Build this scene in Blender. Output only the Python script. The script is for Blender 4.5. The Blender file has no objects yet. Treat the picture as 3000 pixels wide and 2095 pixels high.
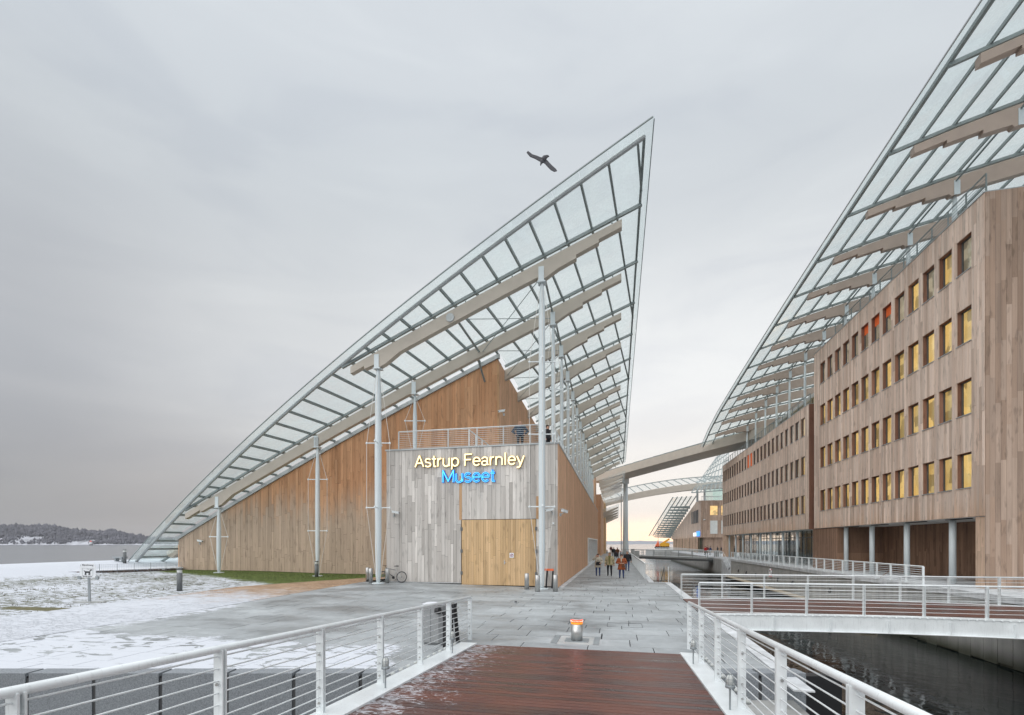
import bpy, math, random
import numpy as np
from mathutils import Vector, Matrix
random.seed(7)
R0 = math.radians
C = bpy.context.scene.collection
scene = bpy.context.scene
# ------------------------------------------------------------------ camera
A = math.atan(306/1400.); CA, SA = math.cos(A), math.sin(A); H = 2.5
cd = bpy.data.cameras.new('camera'); cam = bpy.data.objects.new('camera', cd); C.objects.link(cam)
cam.location = (0, 0, H); cam.rotation_euler = (R0(90), 0, A)
cd.sensor_width = 36; cd.lens = 1400/3000*36; cd.shift_y = (1592-1047.5)/3000.; cd.clip_start = .05; cd.clip_end = 30000
scene.camera = cam
# ------------------------------------------------------------------ world, overcast fill lamp, exposure
FILL_AZ = R0(212); FILL_EL = R0(42); GLOW_AZ = R0(1.7)       # azimuth measured from +Y towards +X
fill_dir = Vector((math.sin(FILL_AZ)*math.cos(FILL_EL), math.cos(FILL_AZ)*math.cos(FILL_EL), math.sin(FILL_EL)))
w = bpy.data.worlds.new('World'); scene.world = w; w.use_nodes = True
nt = w.node_tree; N = nt.nodes; Lk = nt.links
for n in list(N): N.remove(n)
def wn(t, **k):
    n = N.new(t)
    for a, b in k.items(): setattr(n, a, b)
    return n
def wm(op, a, b=None, c=None, clamp=False):
    n = N.new('ShaderNodeMath'); n.operation = op; n.use_clamp = clamp
    for i, v in enumerate((a, b, c)):
        if v is None: continue
        if isinstance(v, (int, float)): n.inputs[i].default_value = v
        else: Lk.new(v, n.inputs[i])
    return n.outputs[0]
tc = wn('ShaderNodeTexCoord'); vec = tc.outputs['Generated']
sep = wn('ShaderNodeSeparateXYZ'); Lk.new(vec, sep.inputs[0])
el = wm('MAXIMUM', sep.outputs[2], 0.0)
hl = wm('SQRT', wm('ADD', wm('MULTIPLY', sep.outputs[0], sep.outputs[0]), wm('ADD', wm('MULTIPLY', sep.outputs[1], sep.outputs[1]), 1e-5)))
cz = wm('DIVIDE', wm('ADD', wm('MULTIPLY', sep.outputs[0], math.sin(GLOW_AZ)), wm('MULTIPLY', sep.outputs[1], math.cos(GLOW_AZ))), hl)
def ramp(fac, pts, interp='EASE'):
    r = N.new('ShaderNodeValToRGB'); r.color_ramp.interpolation = interp
    e = r.color_ramp.elements
    while len(e) < len(pts): e.new(.5)
    for i, (p, c) in enumerate(pts): e[i].position = p; e[i].color = (*c, 1)
    Lk.new(fac, r.inputs[0]); return r.outputs[0]
def wmix(f, a, b, mode='MIX'):
    m = N.new('ShaderNodeMix'); m.data_type = 'RGBA'; m.blend_type = mode
    if isinstance(f, (int, float)): m.inputs[0].default_value = f
    else: Lk.new(f, m.inputs[0])
    for i, v in ((6, a), (7, b)):
        if isinstance(v, tuple): m.inputs[i].default_value = (*v, 1)
        else: Lk.new(v, m.inputs[i])
    return m.outputs[2]
c01 = wm('MULTIPLY_ADD', cz, .5, .5)
hor = ramp(c01, [(0, (.84, .85, .87)), (.5, (.64, .65, .67)), (.72, (.345, .34, .345)), (.84, (.40, .38, .375)), (.93, (.58, .55, .53)), (1, (.84, .79, .74))])
mid = ramp(c01, [(0, (1.05, 1.07, 1.11)), (.5, (.78, .80, .83)), (.75, (.435, .45, .475)), (.9, (.655, .67, .68)), (1, (.83, .845, .85))])
top = ramp(el, [(.5, (.55, .59, .625)), (.76, (.63, .67, .71)), (.9, (1.3, 1.35, 1.42)), (1, (2.0, 2.05, 2.12))])
f1 = wm('SMOOTHSTEP', el, 0.0, .30) if False else None
def sstep(x, a, b):
    m = N.new('ShaderNodeMapRange'); m.interpolation_type = 'SMOOTHSTEP'
    Lk.new(x, m.inputs[0]); m.inputs[1].default_value = a; m.inputs[2].default_value = b
    return m.outputs[0]
sky = wmix(sstep(el, 0.02, .32), hor, mid)
sky = wmix(sstep(el, .30, .66), sky, top)
# soft cloud bands
mp = wn('ShaderNodeMapping'); Lk.new(vec, mp.inputs[0]); mp.inputs['Scale'].default_value = (1.6, 1.6, 7)
nz = wn('ShaderNodeTexNoise'); Lk.new(mp.outputs[0], nz.inputs[0]); nz.inputs['Scale'].default_value = 1.7; nz.inputs['Detail'].default_value = 6; nz.inputs['Roughness'].default_value = .5; nz.inputs['Distortion'].default_value = .5
cl = ramp(nz.outputs[0], [(.3, (.92, .925, .94)), (.5, (.99, .99, .99)), (.7, (1.04, 1.037, 1.03))])
sky = wmix(1.0, sky, cl, 'MULTIPLY')
# sunset glow under the cloud deck
ex = wm('POWER', 2.718, wm('MULTIPLY', wm('POWER', wm('DIVIDE', wm('SUBTRACT', el, .013), .026), 2.0), -1.0))
gl = wm('MULTIPLY', ex, wm('POWER', wm('MAXIMUM', cz, 0.0), 26.0))
sky = wmix(gl, sky, (3.0, 1.65, .78))
ex2 = wm('POWER', 2.718, wm('MULTIPLY', wm('DIVIDE', el, .14), -1.0))
gl2 = wm('MULTIPLY', wm('MULTIPLY', ex2, wm('POWER', wm('MAXIMUM', cz, 0.0), 14.0)), .62)
sky = wmix(gl2, sky, (1.08, .96, .84))
nish = wn('ShaderNodeTexSky'); nish.sky_type = 'NISHITA'; nish.sun_disc = False; nish.sun_elevation = FILL_EL; nish.sun_rotation = FILL_AZ
nsc = wmix(1.0, nish.outputs[0], (.06, .06, .06), 'MULTIPLY')
sky = wmix(.06, sky, nsc)
bg = wn('ShaderNodeBackground'); Lk.new(sky, bg.inputs[0]); bg.inputs[1].default_value = 1.0
wo = wn('ShaderNodeOutputWorld'); Lk.new(bg.outputs[0], wo.inputs[0])
sl = bpy.data.lights.new('overcast_fill', 'SUN'); so = bpy.data.objects.new('overcast_fill', sl); C.objects.link(so)  # soft lamp added behind the camera, stands in for overcast light
sl.energy = 1.25; sl.angle = R0(75); sl.color = (1, .965, .92)
so.rotation_euler = (-fill_dir).to_track_quat('-Z', 'Y').to_euler()
scene.view_settings.view_transform = 'Standard'; scene.view_settings.look = 'None'
scene.view_settings.exposure = 0.20; scene.view_settings.gamma = 1; scene.view_settings.use_curve_mapping = False
scene.render.engine = 'CYCLES'
scene.cycles.transparent_max_bounces = 12

# ------------------------------------------------------------------ helpers: photo-ray to place
def ray(px, py):
    a = (px-1500)/1400.; b = (1592-py)/1400.
    return np.array([CA*a-SA, SA*a+CA, b])
C0 = np.array([0, 0, H])
def onZ(px, py, z=0.): d = ray(px, py); return C0+d*((z-H)/d[2])
def onY(px, py, Y): d = ray(px, py); return C0+d*(Y/d[1])
def onX(px, py, X): d = ray(px, py); return C0+d*(X/d[0])
def s01(x, a, b):
    t = min(1, max(0, (x-a)/(b-a))); return t*t*(3-2*t)

# ------------------------------------------------------------------ materials
def newmat(name):
    m = bpy.data.materials.new(name); m.use_nodes = True
    return m, m.node_tree, m.node_tree.nodes['Principled BSDF']
def nd(t, typ, **k):
    n = t.nodes.new(typ)
    for a, b in k.items(): setattr(n, a, b)
    return n
def mth(t, op, a, b=None, clamp=False):
    n = t.nodes.new('ShaderNodeMath'); n.operation = op; n.use_clamp = clamp
    for i, v in enumerate((a, b)):
        if v is None: continue
        if isinstance(v, (int, float)): n.inputs[i].default_value = v
        else: t.links.new(v, n.inputs[i])
    return n.outputs[0]
def mixc(t, f, a, b, mode='MIX'):
    m = t.nodes.new('ShaderNodeMix'); m.data_type = 'RGBA'; m.blend_type = mode
    if isinstance(f, (int, float)): m.inputs[0].default_value = f
    else: t.links.new(f, m.inputs[0])
    for i, v in ((6, a), (7, b)):
        if isinstance(v, tuple): m.inputs[i].default_value = (*v, 1)
        else: t.links.new(v, m.inputs[i])
    return m.outputs[2]
def rampn(t, fac, pts, interp='LINEAR'):
    r = t.nodes.new('ShaderNodeValToRGB'); r.color_ramp.interpolation = interp
    e = r.color_ramp.elements
    while len(e) < len(pts): e.new(.5)
    for i, (p, c) in enumerate(pts):
        if isinstance(c, (int, float)): c = (c, c, c)
        e[i].position = p; e[i].color = (*c, 1)
    t.links.new(fac, r.inputs[0]); return r.outputs[0]
def pos(t): return t.nodes.new('ShaderNodeNewGeometry').outputs['Position']
def noise(t, vec, scale, detail=4, rough=.55, dist=0, sc=None):
    if sc:
        m = nd(t, 'ShaderNodeMapping'); t.links.new(vec, m.inputs[0]); m.inputs['Scale'].default_value = sc; vec = m.outputs[0]
    n = nd(t, 'ShaderNodeTexNoise'); t.links.new(vec, n.inputs[0])
    n.inputs['Scale'].default_value = scale; n.inputs['Detail'].default_value = detail; n.inputs['Roughness'].default_value = rough; n.inputs['Distortion'].default_value = dist
    return n.outputs[0]
def maprange(t, x, a, b, c=0, d=1, smooth=True):
    m = nd(t, 'ShaderNodeMapRange'); m.interpolation_type = 'SMOOTHSTEP' if smooth else 'LINEAR'
    t.links.new(x, m.inputs[0])
    for i, v in enumerate((a, b, c, d)): m.inputs[i+1].default_value = v
    return m.outputs[0]
def bump(t, bs, h, strength=.3, dist=.01):
    b = nd(t, 'ShaderNodeBump'); b.inputs['Strength'].default_value = strength; b.inputs['Distance'].default_value = dist
    t.links.new(h, b.inputs['Height']); t.links.new(b.outputs[0], bs.inputs['Normal'])
def perpiece(t):
    o = nd(t, 'ShaderNodeObjectInfo').outputs['Random']; g = nd(t, 'ShaderNodeNewGeometry').outputs['Random Per Island']
    return mth(t, 'FRACT', mth(t, 'ADD', mth(t, 'MULTIPLY', o, 7.31), g))
def plain(name, col, rough=.5, metal=0., var=.08, scale=3., bmp=0., spec=.5):
    m, t, b = newmat(name)
    n = noise(t, pos(t), scale, 5)
    v = rampn(t, n, [(.3, 1-var), (.7, 1+var)])
    t.links.new(mixc(t, 1., v, col, 'MULTIPLY'), b.inputs['Base Color'])
    b.inputs['Roughness'].default_value = rough; b.inputs['Metallic'].default_value = metal; b.inputs['Specular IOR Level'].default_value = spec
    if bmp: bump(t, b, noise(t, pos(t), scale*12, 3), bmp, .01)
    return m
def m_paint(name, col):
    m, t, b = newmat(name); p = pos(t)
    n = noise(t, p, 2., 5, .6, .3); st = noise(t, p, 1., 5, .7, .2, (30, 30, 2.5)); sp = noise(t, p, 38., 3, .6)
    c = mixc(t, 1., col, rampn(t, n, [(.3, .90), (.7, 1.03)]), 'MULTIPLY')
    c = mixc(t, 1., c, rampn(t, st, [(.28, .80), (.45, 1.)]), 'MULTIPLY')
    c = mixc(t, maprange(t, sp, .70, .76, 0, .55), c, (.30, .27, .22))
    t.links.new(c, b.inputs['Base Color']); t.links.new(rampn(t, n, [(.3, .28), (.7, .5)]), b.inputs['Roughness'])
    return m
def wood(name, ca, cb, var=.22, vertical=True, weather=None, rough=.8, stripes=None, stripe_axis=0):
    """boards: ca/cb mixed per piece; weather=(z0,z1,colour) greys the boards below that height; stripes = board width in m"""
    m, t, b = newmat(name)
    p = pos(t)
    pr = perpiece(t)
    sx = nd(t, 'ShaderNodeSeparateXYZ'); t.links.new(p, sx.inputs[0])
    if stripes:
        idx = mth(t, 'FLOOR', mth(t, 'DIVIDE', sx.outputs[stripe_axis], stripes))
        wnz = nd(t, 'ShaderNodeTexWhiteNoise'); wnz.noise_dimensions = '1D'; t.links.new(idx, wnz.inputs['W'])
        zi = mth(t, 'FLOOR', mth(t, 'ADD', mth(t, 'DIVIDE', sx.outputs[2], 3.1), mth(t, 'MULTIPLY', wnz.outputs[0], 9.)))
        w2 = nd(t, 'ShaderNodeTexWhiteNoise'); w2.noise_dimensions = '2D'
        cb2 = nd(t, 'ShaderNodeCombineXYZ'); t.links.new(idx, cb2.inputs[0]); t.links.new(zi, cb2.inputs[1]); t.links.new(cb2.outputs[0], w2.inputs[0])
        pr = w2.outputs[0]
    col = mixc(t, rampn(t, pr, [(0, 0.), (1, 1.)]), ca, cb)
    if weather:
        n1 = noise(t, p, .35, 3, .5, 0, (1, 1, .3))
        wz = mth(t, 'ADD', sx.outputs[2], mth(t, 'MULTIPLY', mth(t, 'ADD', mth(t, 'SUBTRACT', n1, .5), mth(t, 'MULTIPLY', mth(t, 'SUBTRACT', pr, .5), .55)), 2.4))
        if len(weather) > 3:   # the weathering line also climbs along x
            wz = mth(t, 'SUBTRACT', wz, mth(t, 'MULTIPLY', sx.outputs[0], weather[3]))
        col = mixc(t, maprange(t, wz, weather[0], weather[1], .92, 0), col, weather[2])
    g = noise(t, p, 1., 6, .65, .2, (22, 22, .8) if vertical else (.8, 22, 22))
    col = mixc(t, 1., col, rampn(t, g, [(.25, 1-var*.7), (.75, 1+var*.7)]), 'MULTIPLY')
    kn = noise(t, p, 1., 2, .5, 0, (6, 6, 1.3))
    col = mixc(t, 1., col, rampn(t, kn, [(.28, .72), (.42, 1.)]), 'MULTIPLY')
    col = mixc(t, 1., col, rampn(t, mth(t, 'FRACT', mth(t, 'MULTIPLY', pr, 17.7)), [(0, 1-var), (1, 1+var)]), 'MULTIPLY')
    ws_n = noise(t, p, 1., 4, .6, .1, (2.6, 2.6, .14))
    col = mixc(t, 1., col, rampn(t, ws_n, [(.3, .80), (.5, 1.), (.75, 1.07)]), 'MULTIPLY')
    if stripes:
        fr = mth(t, 'FRACT', mth(t, 'DIVIDE', sx.outputs[stripe_axis], stripes))
        col = mixc(t, 1., col, rampn(t, fr, [(0, .55), (.07, 1.), (.95, 1.), (1, .6)]), 'MULTIPLY')
    t.links.new(col, b.inputs['Base Color']); b.inputs['Roughness'].default_value = rough; b.inputs['Specular IOR Level'].default_value = .25
    bump(t, b, g, .25, .01)
    return m
def emis(name, col, st):
    m, t, b = newmat(name); b.inputs['Base Color'].default_value = (*col, 1)
    b.inputs['Emission Color'].default_value = (*col, 1); b.inputs['Emission Strength'].default_value = st
    return m
def snowmask(t, sx, grass=False):
    """where the snow lies on the paving: a strip along the near quay edge and everything left of the paving edge"""
    p = pos(t)
    n1 = noise(t, p, .8, 6, .6, .3); n2 = noise(t, p, 5., 5, .7, .2, (.5, 1.4, 1))
    nn = mth(t, 'ADD', mth(t, 'MULTIPLY', mth(t, 'SUBTRACT', n1, .5), 3.2), mth(t, 'MULTIPLY', mth(t, 'SUBTRACT', n2, .5), 1.8))
    a = mth(t, 'SUBTRACT', mth(t, 'SUBTRACT', 10.75, sx.outputs[1]), mth(t, 'MULTIPLY', maprange(t, sx.outputs[0], -5.5, -2.5), 6.))
    b_ = mth(t, 'SUBTRACT', -14.6, sx.outputs[0])
    b_ = mth(t, 'SUBTRACT', b_, mth(t, 'MULTIPLY', maprange(t, sx.outputs[1], 15., 27.), 5.5))
    m = mth(t, 'ADD', mth(t, 'MAXIMUM', a, b_), mth(t, 'MULTIPLY', nn, .75))
    n3 = noise(t, p, 1.35, 7, .62, .9, (.8, 1.7, 1)); n4 = noise(t, p, 20., 4, .7, .2, (.5, 1.4, 1))
    m = mth(t, 'SUBTRACT', m, mth(t, 'MULTIPLY', maprange(t, n3, .535, .575), 2.6))
    m = mth(t, 'ADD', m, mth(t, 'MULTIPLY', mth(t, 'SUBTRACT', n4, .5), 1.1))
    return maprange(t, m, -.12, .30), p, n1, n2
def m_paving():
    m, t, b = newmat('grey_granite_paving')
    p = pos(t); sx = nd(t, 'ShaderNodeSeparateXYZ'); t.links.new(p, sx.inputs[0])
    pr = perpiece(t)
    big = noise(t, p, .35, 4, .55, .6, (1, 1.6, 1)); fine = noise(t, p, 60, 3, .7)
    mid_ = noise(t, p, 2.2, 5, .6, 1.)
    col = mixc(t, pr, (.315, .335, .345), (.40, .425, .435))
    col = mixc(t, 1., col, rampn(t, big, [(.32, .60), (.5, .97), (.7, 1.16)]), 'MULTIPLY')
    col = mixc(t, 1., col, rampn(t, mid_, [(.3, .86), (.7, 1.1)]), 'MULTIPLY')
    col = mixc(t, 1., col, rampn(t, fine, [(.3, .93), (.7, 1.07)]), 'MULTIPLY')
    sm, _, n1, n2 = snowmask(t, sx)
    scol = mixc(t, n2, (.58, .61, .665), (.67, .695, .735))
    t.links.new(mixc(t, sm, col, scol), b.inputs['Base Color'])
    r = rampn(t, big, [(.35, .42), (.65, .66)]); t.links.new(mixc(t, sm, r, (.85, .85, .85)), b.inputs['Roughness'])
    b.inputs['Specular IOR Level'].default_value = .4
    bump(t, b, mth(t, 'ADD', mth(t, 'MULTIPLY', sm, 1.2), mth(t, 'MULTIPLY', fine, .12)), .5, .012)
    return m
BPX, BPY = onZ(150, 1782, .05)[:2]
def m_ground():
    m, t, b = newmat('snowy_lawn_and_brick_path')
    p = pos(t); sx = nd(t, 'ShaderNodeSeparateXYZ'); t.links.new(p, sx.inputs[0]); X, Y = sx.outputs[0], sx.outputs[1]
    sm, _, n1, n2 = snowmask(t, sx)
    # tan clay pavers
    br = nd(t, 'ShaderNodeTexBrick'); mpn = nd(t, 'ShaderNodeMapping'); t.links.new(p, mpn.inputs[0]); mpn.inputs['Rotation'].default_value = (0, 0, R0(45)); t.links.new(mpn.outputs[0], br.inputs[0])
    br.inputs['Scale'].default_value = 1.; br.inputs['Brick Width'].default_value = .2; br.inputs['Row Height'].default_value = .1; br.inputs['Mortar Size'].default_value = .006
    br.inputs['Color1'].default_value = (.42, .27, .17, 1); br.inputs['Color2'].default_value = (.52, .37, .25, 1); br.inputs['Mortar'].default_value = (.2, .15, .11, 1)
    path = mixc(t, 1., br.outputs[0], rampn(t, noise(t, p, 1.3, 4), [(.3, .8), (.7, 1.15)]), 'MULTIPLY')
    # path edge: x = -20.4 bending towards the wall beyond y = 24
    xe = mth(t, 'ADD', X, mth(t, 'ADD', 20.45, mth(t, 'MULTIPLY', maprange(t, Y, 22.5, 33., 0, 1, False), -5.2)))
    onpath = maprange(t, xe, -.06, .06)
    # lawn: green close to the wall, snow with grass showing through elsewhere
    gn = noise(t, p, 9., 5, .7, .0, (1, 1, 1)); g2 = noise(t, p, 1.1, 4, .6)
    green = mixc(t, gn, (.085, .125, .032), (.19, .235, .07))
    green = mixc(t, maprange(t, g2, .5, .75), green, (.17, .19, .06))
    dirt = mixc(t, gn, (.055, .05, .035), (.17, .15, .10))
    gline = mth(t, 'ADD', mth(t, 'SUBTRACT', Y, 34.2), mth(t, 'MULTIPLY', mth(t, 'ADD', X, 40.), -.0))
    gd = mth(t, 'SUBTRACT', Y, mth(t, 'MULTIPLY_ADD', 0., 0.)) if False else None
    lim = mth(t, 'ADD', 24.2, mth(t, 'MULTIPLY', mth(t, 'ADD', X, 19.), -.42))       # y of the snow edge on the lawn
    gfac = maprange(t, mth(t, 'ADD', mth(t, 'SUBTRACT', Y, lim), mth(t, 'MULTIPLY', mth(t, 'SUBTRACT', g2, .5), 3.)), -.8, .7)
    gfac = mth(t, 'MULTIPLY', gfac, maprange(t, X, -36.2, -35.4))
    streak = noise(t, p, 1., 7, .72, .5, (1.9, 5.0, 1)); s2 = noise(t, p, .22, 3, .5)
    thr = mth(t, 'ADD', mth(t, 'MULTIPLY', s2, .34), mth(t, 'MULTIPLY', noise(t, p, 22., 4, .7, 0, (.6, 1.6, 1)), .25))
    sg = maprange(t, mth(t, 'SUBTRACT', streak, thr), .212, .26)       # 1 = grass shows
    sg = mth(t, 'MULTIPLY', sg, maprange(t, X, -38.5, -36.8, 0, 1))
    snowc = mixc(t, n2, (.58, .61, .665), (.67, .695, .735))
    lawn_s = mixc(t, mth(t, 'MULTIPLY', sg, .85), snowc, mixc(t, noise(t, p, 2., 3), dirt, (.16, .18, .09)))
    # bare patch at the left edge of the view
    ex_ = mth(t, 'DIVIDE', mth(t, 'SUBTRACT', X, BPX), 2.6); ey_ = mth(t, 'DIVIDE', mth(t, 'SUBTRACT', Y, BPY), .42)
    bp_ = maprange(t, mth(t, 'ADD', mth(t, 'ADD', mth(t, 'MULTIPLY', ex_, ex_), mth(t, 'MULTIPLY', ey_, ey_)), mth(t, 'MULTIPLY', mth(t, 'SUBTRACT', n2, .5), 1.6)), 1.1, .8)
    lawn_s = mixc(t, bp_, lawn_s, mixc(t, gn, (.10, .10, .05), (.24, .22, .13)))
    lawn = mixc(t, gfac, lawn_s, green)
    pcol = mixc(t, mth(t, 'MULTIPLY', maprange(t, mth(t, 'ADD', Y, mth(t, 'MULTIPLY', mth(t, 'ADD', mth(t, 'SUBTRACT', n2, .5), mth(t, 'SUBTRACT', n1, .5)), 9.)), 17.0, 22.5), 1.), snowc, path)
    col = mixc(t, onpath, lawn, pcol)
    # small bare patch beside the sign
    t.links.new(col, b.inputs['Base Color']); b.inputs['Roughness'].default_value = .85; b.inputs['Specular IOR Level'].default_value = .2
    bump(t, b, mth(t, 'SUBTRACT', n2, mth(t, 'MULTIPLY', sg, .8)), .7, .05)
    return m
def m_water(name, deep, scale, strength, rough=.04):
    m, t, b = newmat(name)
    p = pos(t)
    a = noise(t, p, scale, 3, .5, .6, (1, 1, 1)); c = noise(t, p, scale*.23, 3, .5, .4)
    h = mth(t, 'ADD', a, mth(t, 'MULTIPLY', c, 2.2))
    b.inputs['Base Color'].default_value = (*deep, 1); b.inputs['Roughness'].default_value = rough; b.inputs['IOR'].default_value = 1.33
    b.inputs['Specular IOR Level'].default_value = .5
    bump(t, b, h, strength, .06)
    return m
def facing(t, base):
    lw = nd(t, 'ShaderNodeLayerWeight'); lw.inputs[0].default_value = .5
    return mth(t, 'ADD', mth(t, 'MULTIPLY', mth(t, 'POWER', lw.outputs['Facing'], 5.0), .8), base, True)
def m_glass_roof():
    m, t, b = newmat('frosted_roof_glass')
    out = t.nodes['Material Output']
    p = pos(t)
    n = noise(t, p, 1.1, 5, .65, .3); n2 = noise(t, p, 9., 4, .7)
    tr = nd(t, 'ShaderNodeBsdfTransparent'); tr.inputs[0].default_value = (.965, .985, .982, 1)
    tl = nd(t, 'ShaderNodeBsdfTranslucent'); tl.inputs[0].default_value = (.84, .93, .92, 1)
    df = nd(t, 'ShaderNodeBsdfDiffuse'); df.inputs[0].default_value = (.70, .80, .79, 1)
    gl = nd(t, 'ShaderNodeBsdfGlossy'); gl.inputs[0].default_value = (1, 1, 1, 1); gl.inputs['Roughness'].default_value = .08
    m1 = nd(t, 'ShaderNodeMixShader'); m1.inputs[0].default_value = .35; t.links.new(tl.outputs[0], m1.inputs[1]); t.links.new(df.outputs[0], m1.inputs[2])
    fac = maprange(t, mth(t, 'ADD', mth(t, 'MULTIPLY', n, .7), mth(t, 'MULTIPLY', n2, .3)), .34, .74, .035, .25)
    m2 = nd(t, 'ShaderNodeMixShader'); t.links.new(fac, m2.inputs[0]); t.links.new(tr.outputs[0], m2.inputs[1]); t.links.new(m1.outputs[0], m2.inputs[2])
    m3 = nd(t, 'ShaderNodeMixShader'); t.links.new(facing(t, .04), m3.inputs[0]); t.links.new(m2.outputs[0], m3.inputs[1]); t.links.new(gl.outputs[0], m3.inputs[2])
    t.links.new(m3.outputs[0], out.inputs[0]); t.nodes.remove(b)
    return m
def m_glass(name, tint=(.92, .96, .95), refl=1.45, base=0.04):
    m, t, b = newmat(name); out = t.nodes['Material Output']
    tr = nd(t, 'ShaderNodeBsdfTransparent'); tr.inputs[0].default_value = (*tint, 1)
    gl = nd(t, 'ShaderNodeBsdfGlossy'); gl.inputs['Roughness'].default_value = .02
    m3 = nd(t, 'ShaderNodeMixShader'); t.links.new(facing(t, base), m3.inputs[0]); t.links.new(tr.outputs[0], m3.inputs[1]); t.links.new(gl.outputs[0], m3.inputs[2])
    t.links.new(m3.outputs[0], out.inputs[0]); t.nodes.remove(b)
    return m
def m_room(name, ca, cb, st):
    m, t, b = newmat(name)
    pr = perpiece(t); p = pos(t)
    n = noise(t, p, .9, 2)
    col = mixc(t, n, ca, cb)
    vo = nd(t, 'ShaderNodeTexVoronoi'); vo.distance = 'CHEBYCHEV'; vo.inputs['Scale'].default_value = 1.; mpv = nd(t, 'ShaderNodeMapping'); t.links.new(p, mpv.inputs[0]); mpv.inputs['Scale'].default_value = (1, 1.9, 1.35); t.links.new(mpv.outputs[0], vo.inputs[0])
    vs_ = nd(t, 'ShaderNodeSeparateColor'); t.links.new(vo.outputs['Color'], vs_.inputs[0])
    col = mixc(t, 1., col, rampn(t, vs_.outputs[0], [(0, .42), (.25, .8), (.6, 1.0), (1, 1.25)], 'CONSTANT'), 'MULTIPLY')
    col = mixc(t, maprange(t, noise(t, p, 3.2, 3, .6), .66, .70, 0, .3), col, (.10, .07, .04))
    b.inputs['Base Color'].default_value = (.3, .25, .15, 1)
    t.links.new(col, b.inputs['Emission Color'])
    t.links.new(mth(t, 'MULTIPLY', maprange(t, pr, 0, 1, .72, 1.15, False), st), b.inputs['Emission Strength'])
    return m
def m_deck():
    m, t, b = newmat('wet_hardwood_deck')
    p = pos(t); sx = nd(t, 'ShaderNodeSeparateXYZ'); t.links.new(p, sx.inputs[0])
    pr = perpiece(t)
    col = mixc(t, pr, (.040, .022, .021), (.125, .050, .038))
    g = noise(t, p, 1., 5, .6, .3, (1.2, 30, 30)); n = noise(t, p, .9, 3)
    col = mixc(t, 1., col, rampn(t, g, [(.3, .65), (.7, 1.4)]), 'MULTIPLY')
    col = mixc(t, maprange(t, n, .42, .68, 0, .5), col, (.17, .06, .035))
    fl = noise(t, p, 5.5, 8, .72, 1.2, (1, 1.8, 1))
    edge = mth(t, 'SUBTRACT', mth(t, 'MULTIPLY', mth(t, 'ADD', sx.outputs[0], 1.9), -.13), 0.) 
    sm = maprange(t, mth(t, 'ADD', fl, mth(t, 'MINIMUM', mth(t, 'MAXIMUM', edge, -.09), .16)), .63, .74)
    sm = mth(t, 'MULTIPLY', sm, .7)
    t.links.new(mixc(t, sm, col, (.62, .64, .68)), b.inputs['Base Color'])
    t.links.new(mixc(t, sm, mixc(t, pr, rampn(t, n, [(.35, .22), (.7, .42)]), (.48, .48, .48)), (.9, .9, .9)), b.inputs['Roughness'])
    b.inputs['Specular IOR Level'].default_value = .4
    bump(t, b, g, .35, .004)
    return m
def m_concrete(name, base, axis=1, board=.6, algae=None):
    m, t, b = newmat(name); p = pos(t); sx = nd(t, 'ShaderNodeSeparateXYZ'); t.links.new(p, sx.inputs[0])
    n = noise(t, p, 1.2, 6, .6, .4); st = noise(t, p, 1., 4, .6, 0, (3, 3, .25))
    col = mixc(t, 1., rampn(t, n, [(.3, .82), (.7, 1.12)]), base, 'MULTIPLY')
    col = mixc(t, 1., col, rampn(t, st, [(.3, .82), (.6, 1.06)]), 'MULTIPLY')
    if algae:
        col = mixc(t, maprange(t, mth(t, 'ADD', sx.outputs[2], mth(t, 'MULTIPLY', n, -.5)), algae[0], algae[1], .9, 0), col, (.045, .05, .028))
    t.links.new(col, b.inputs['Base Color']); b.inputs['Roughness'].default_value = .75; b.inputs['Specular IOR Level'].default_value = .3
    bump(t, b, noise(t, p, 25, 4), .25, .01)
    return m
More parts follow.
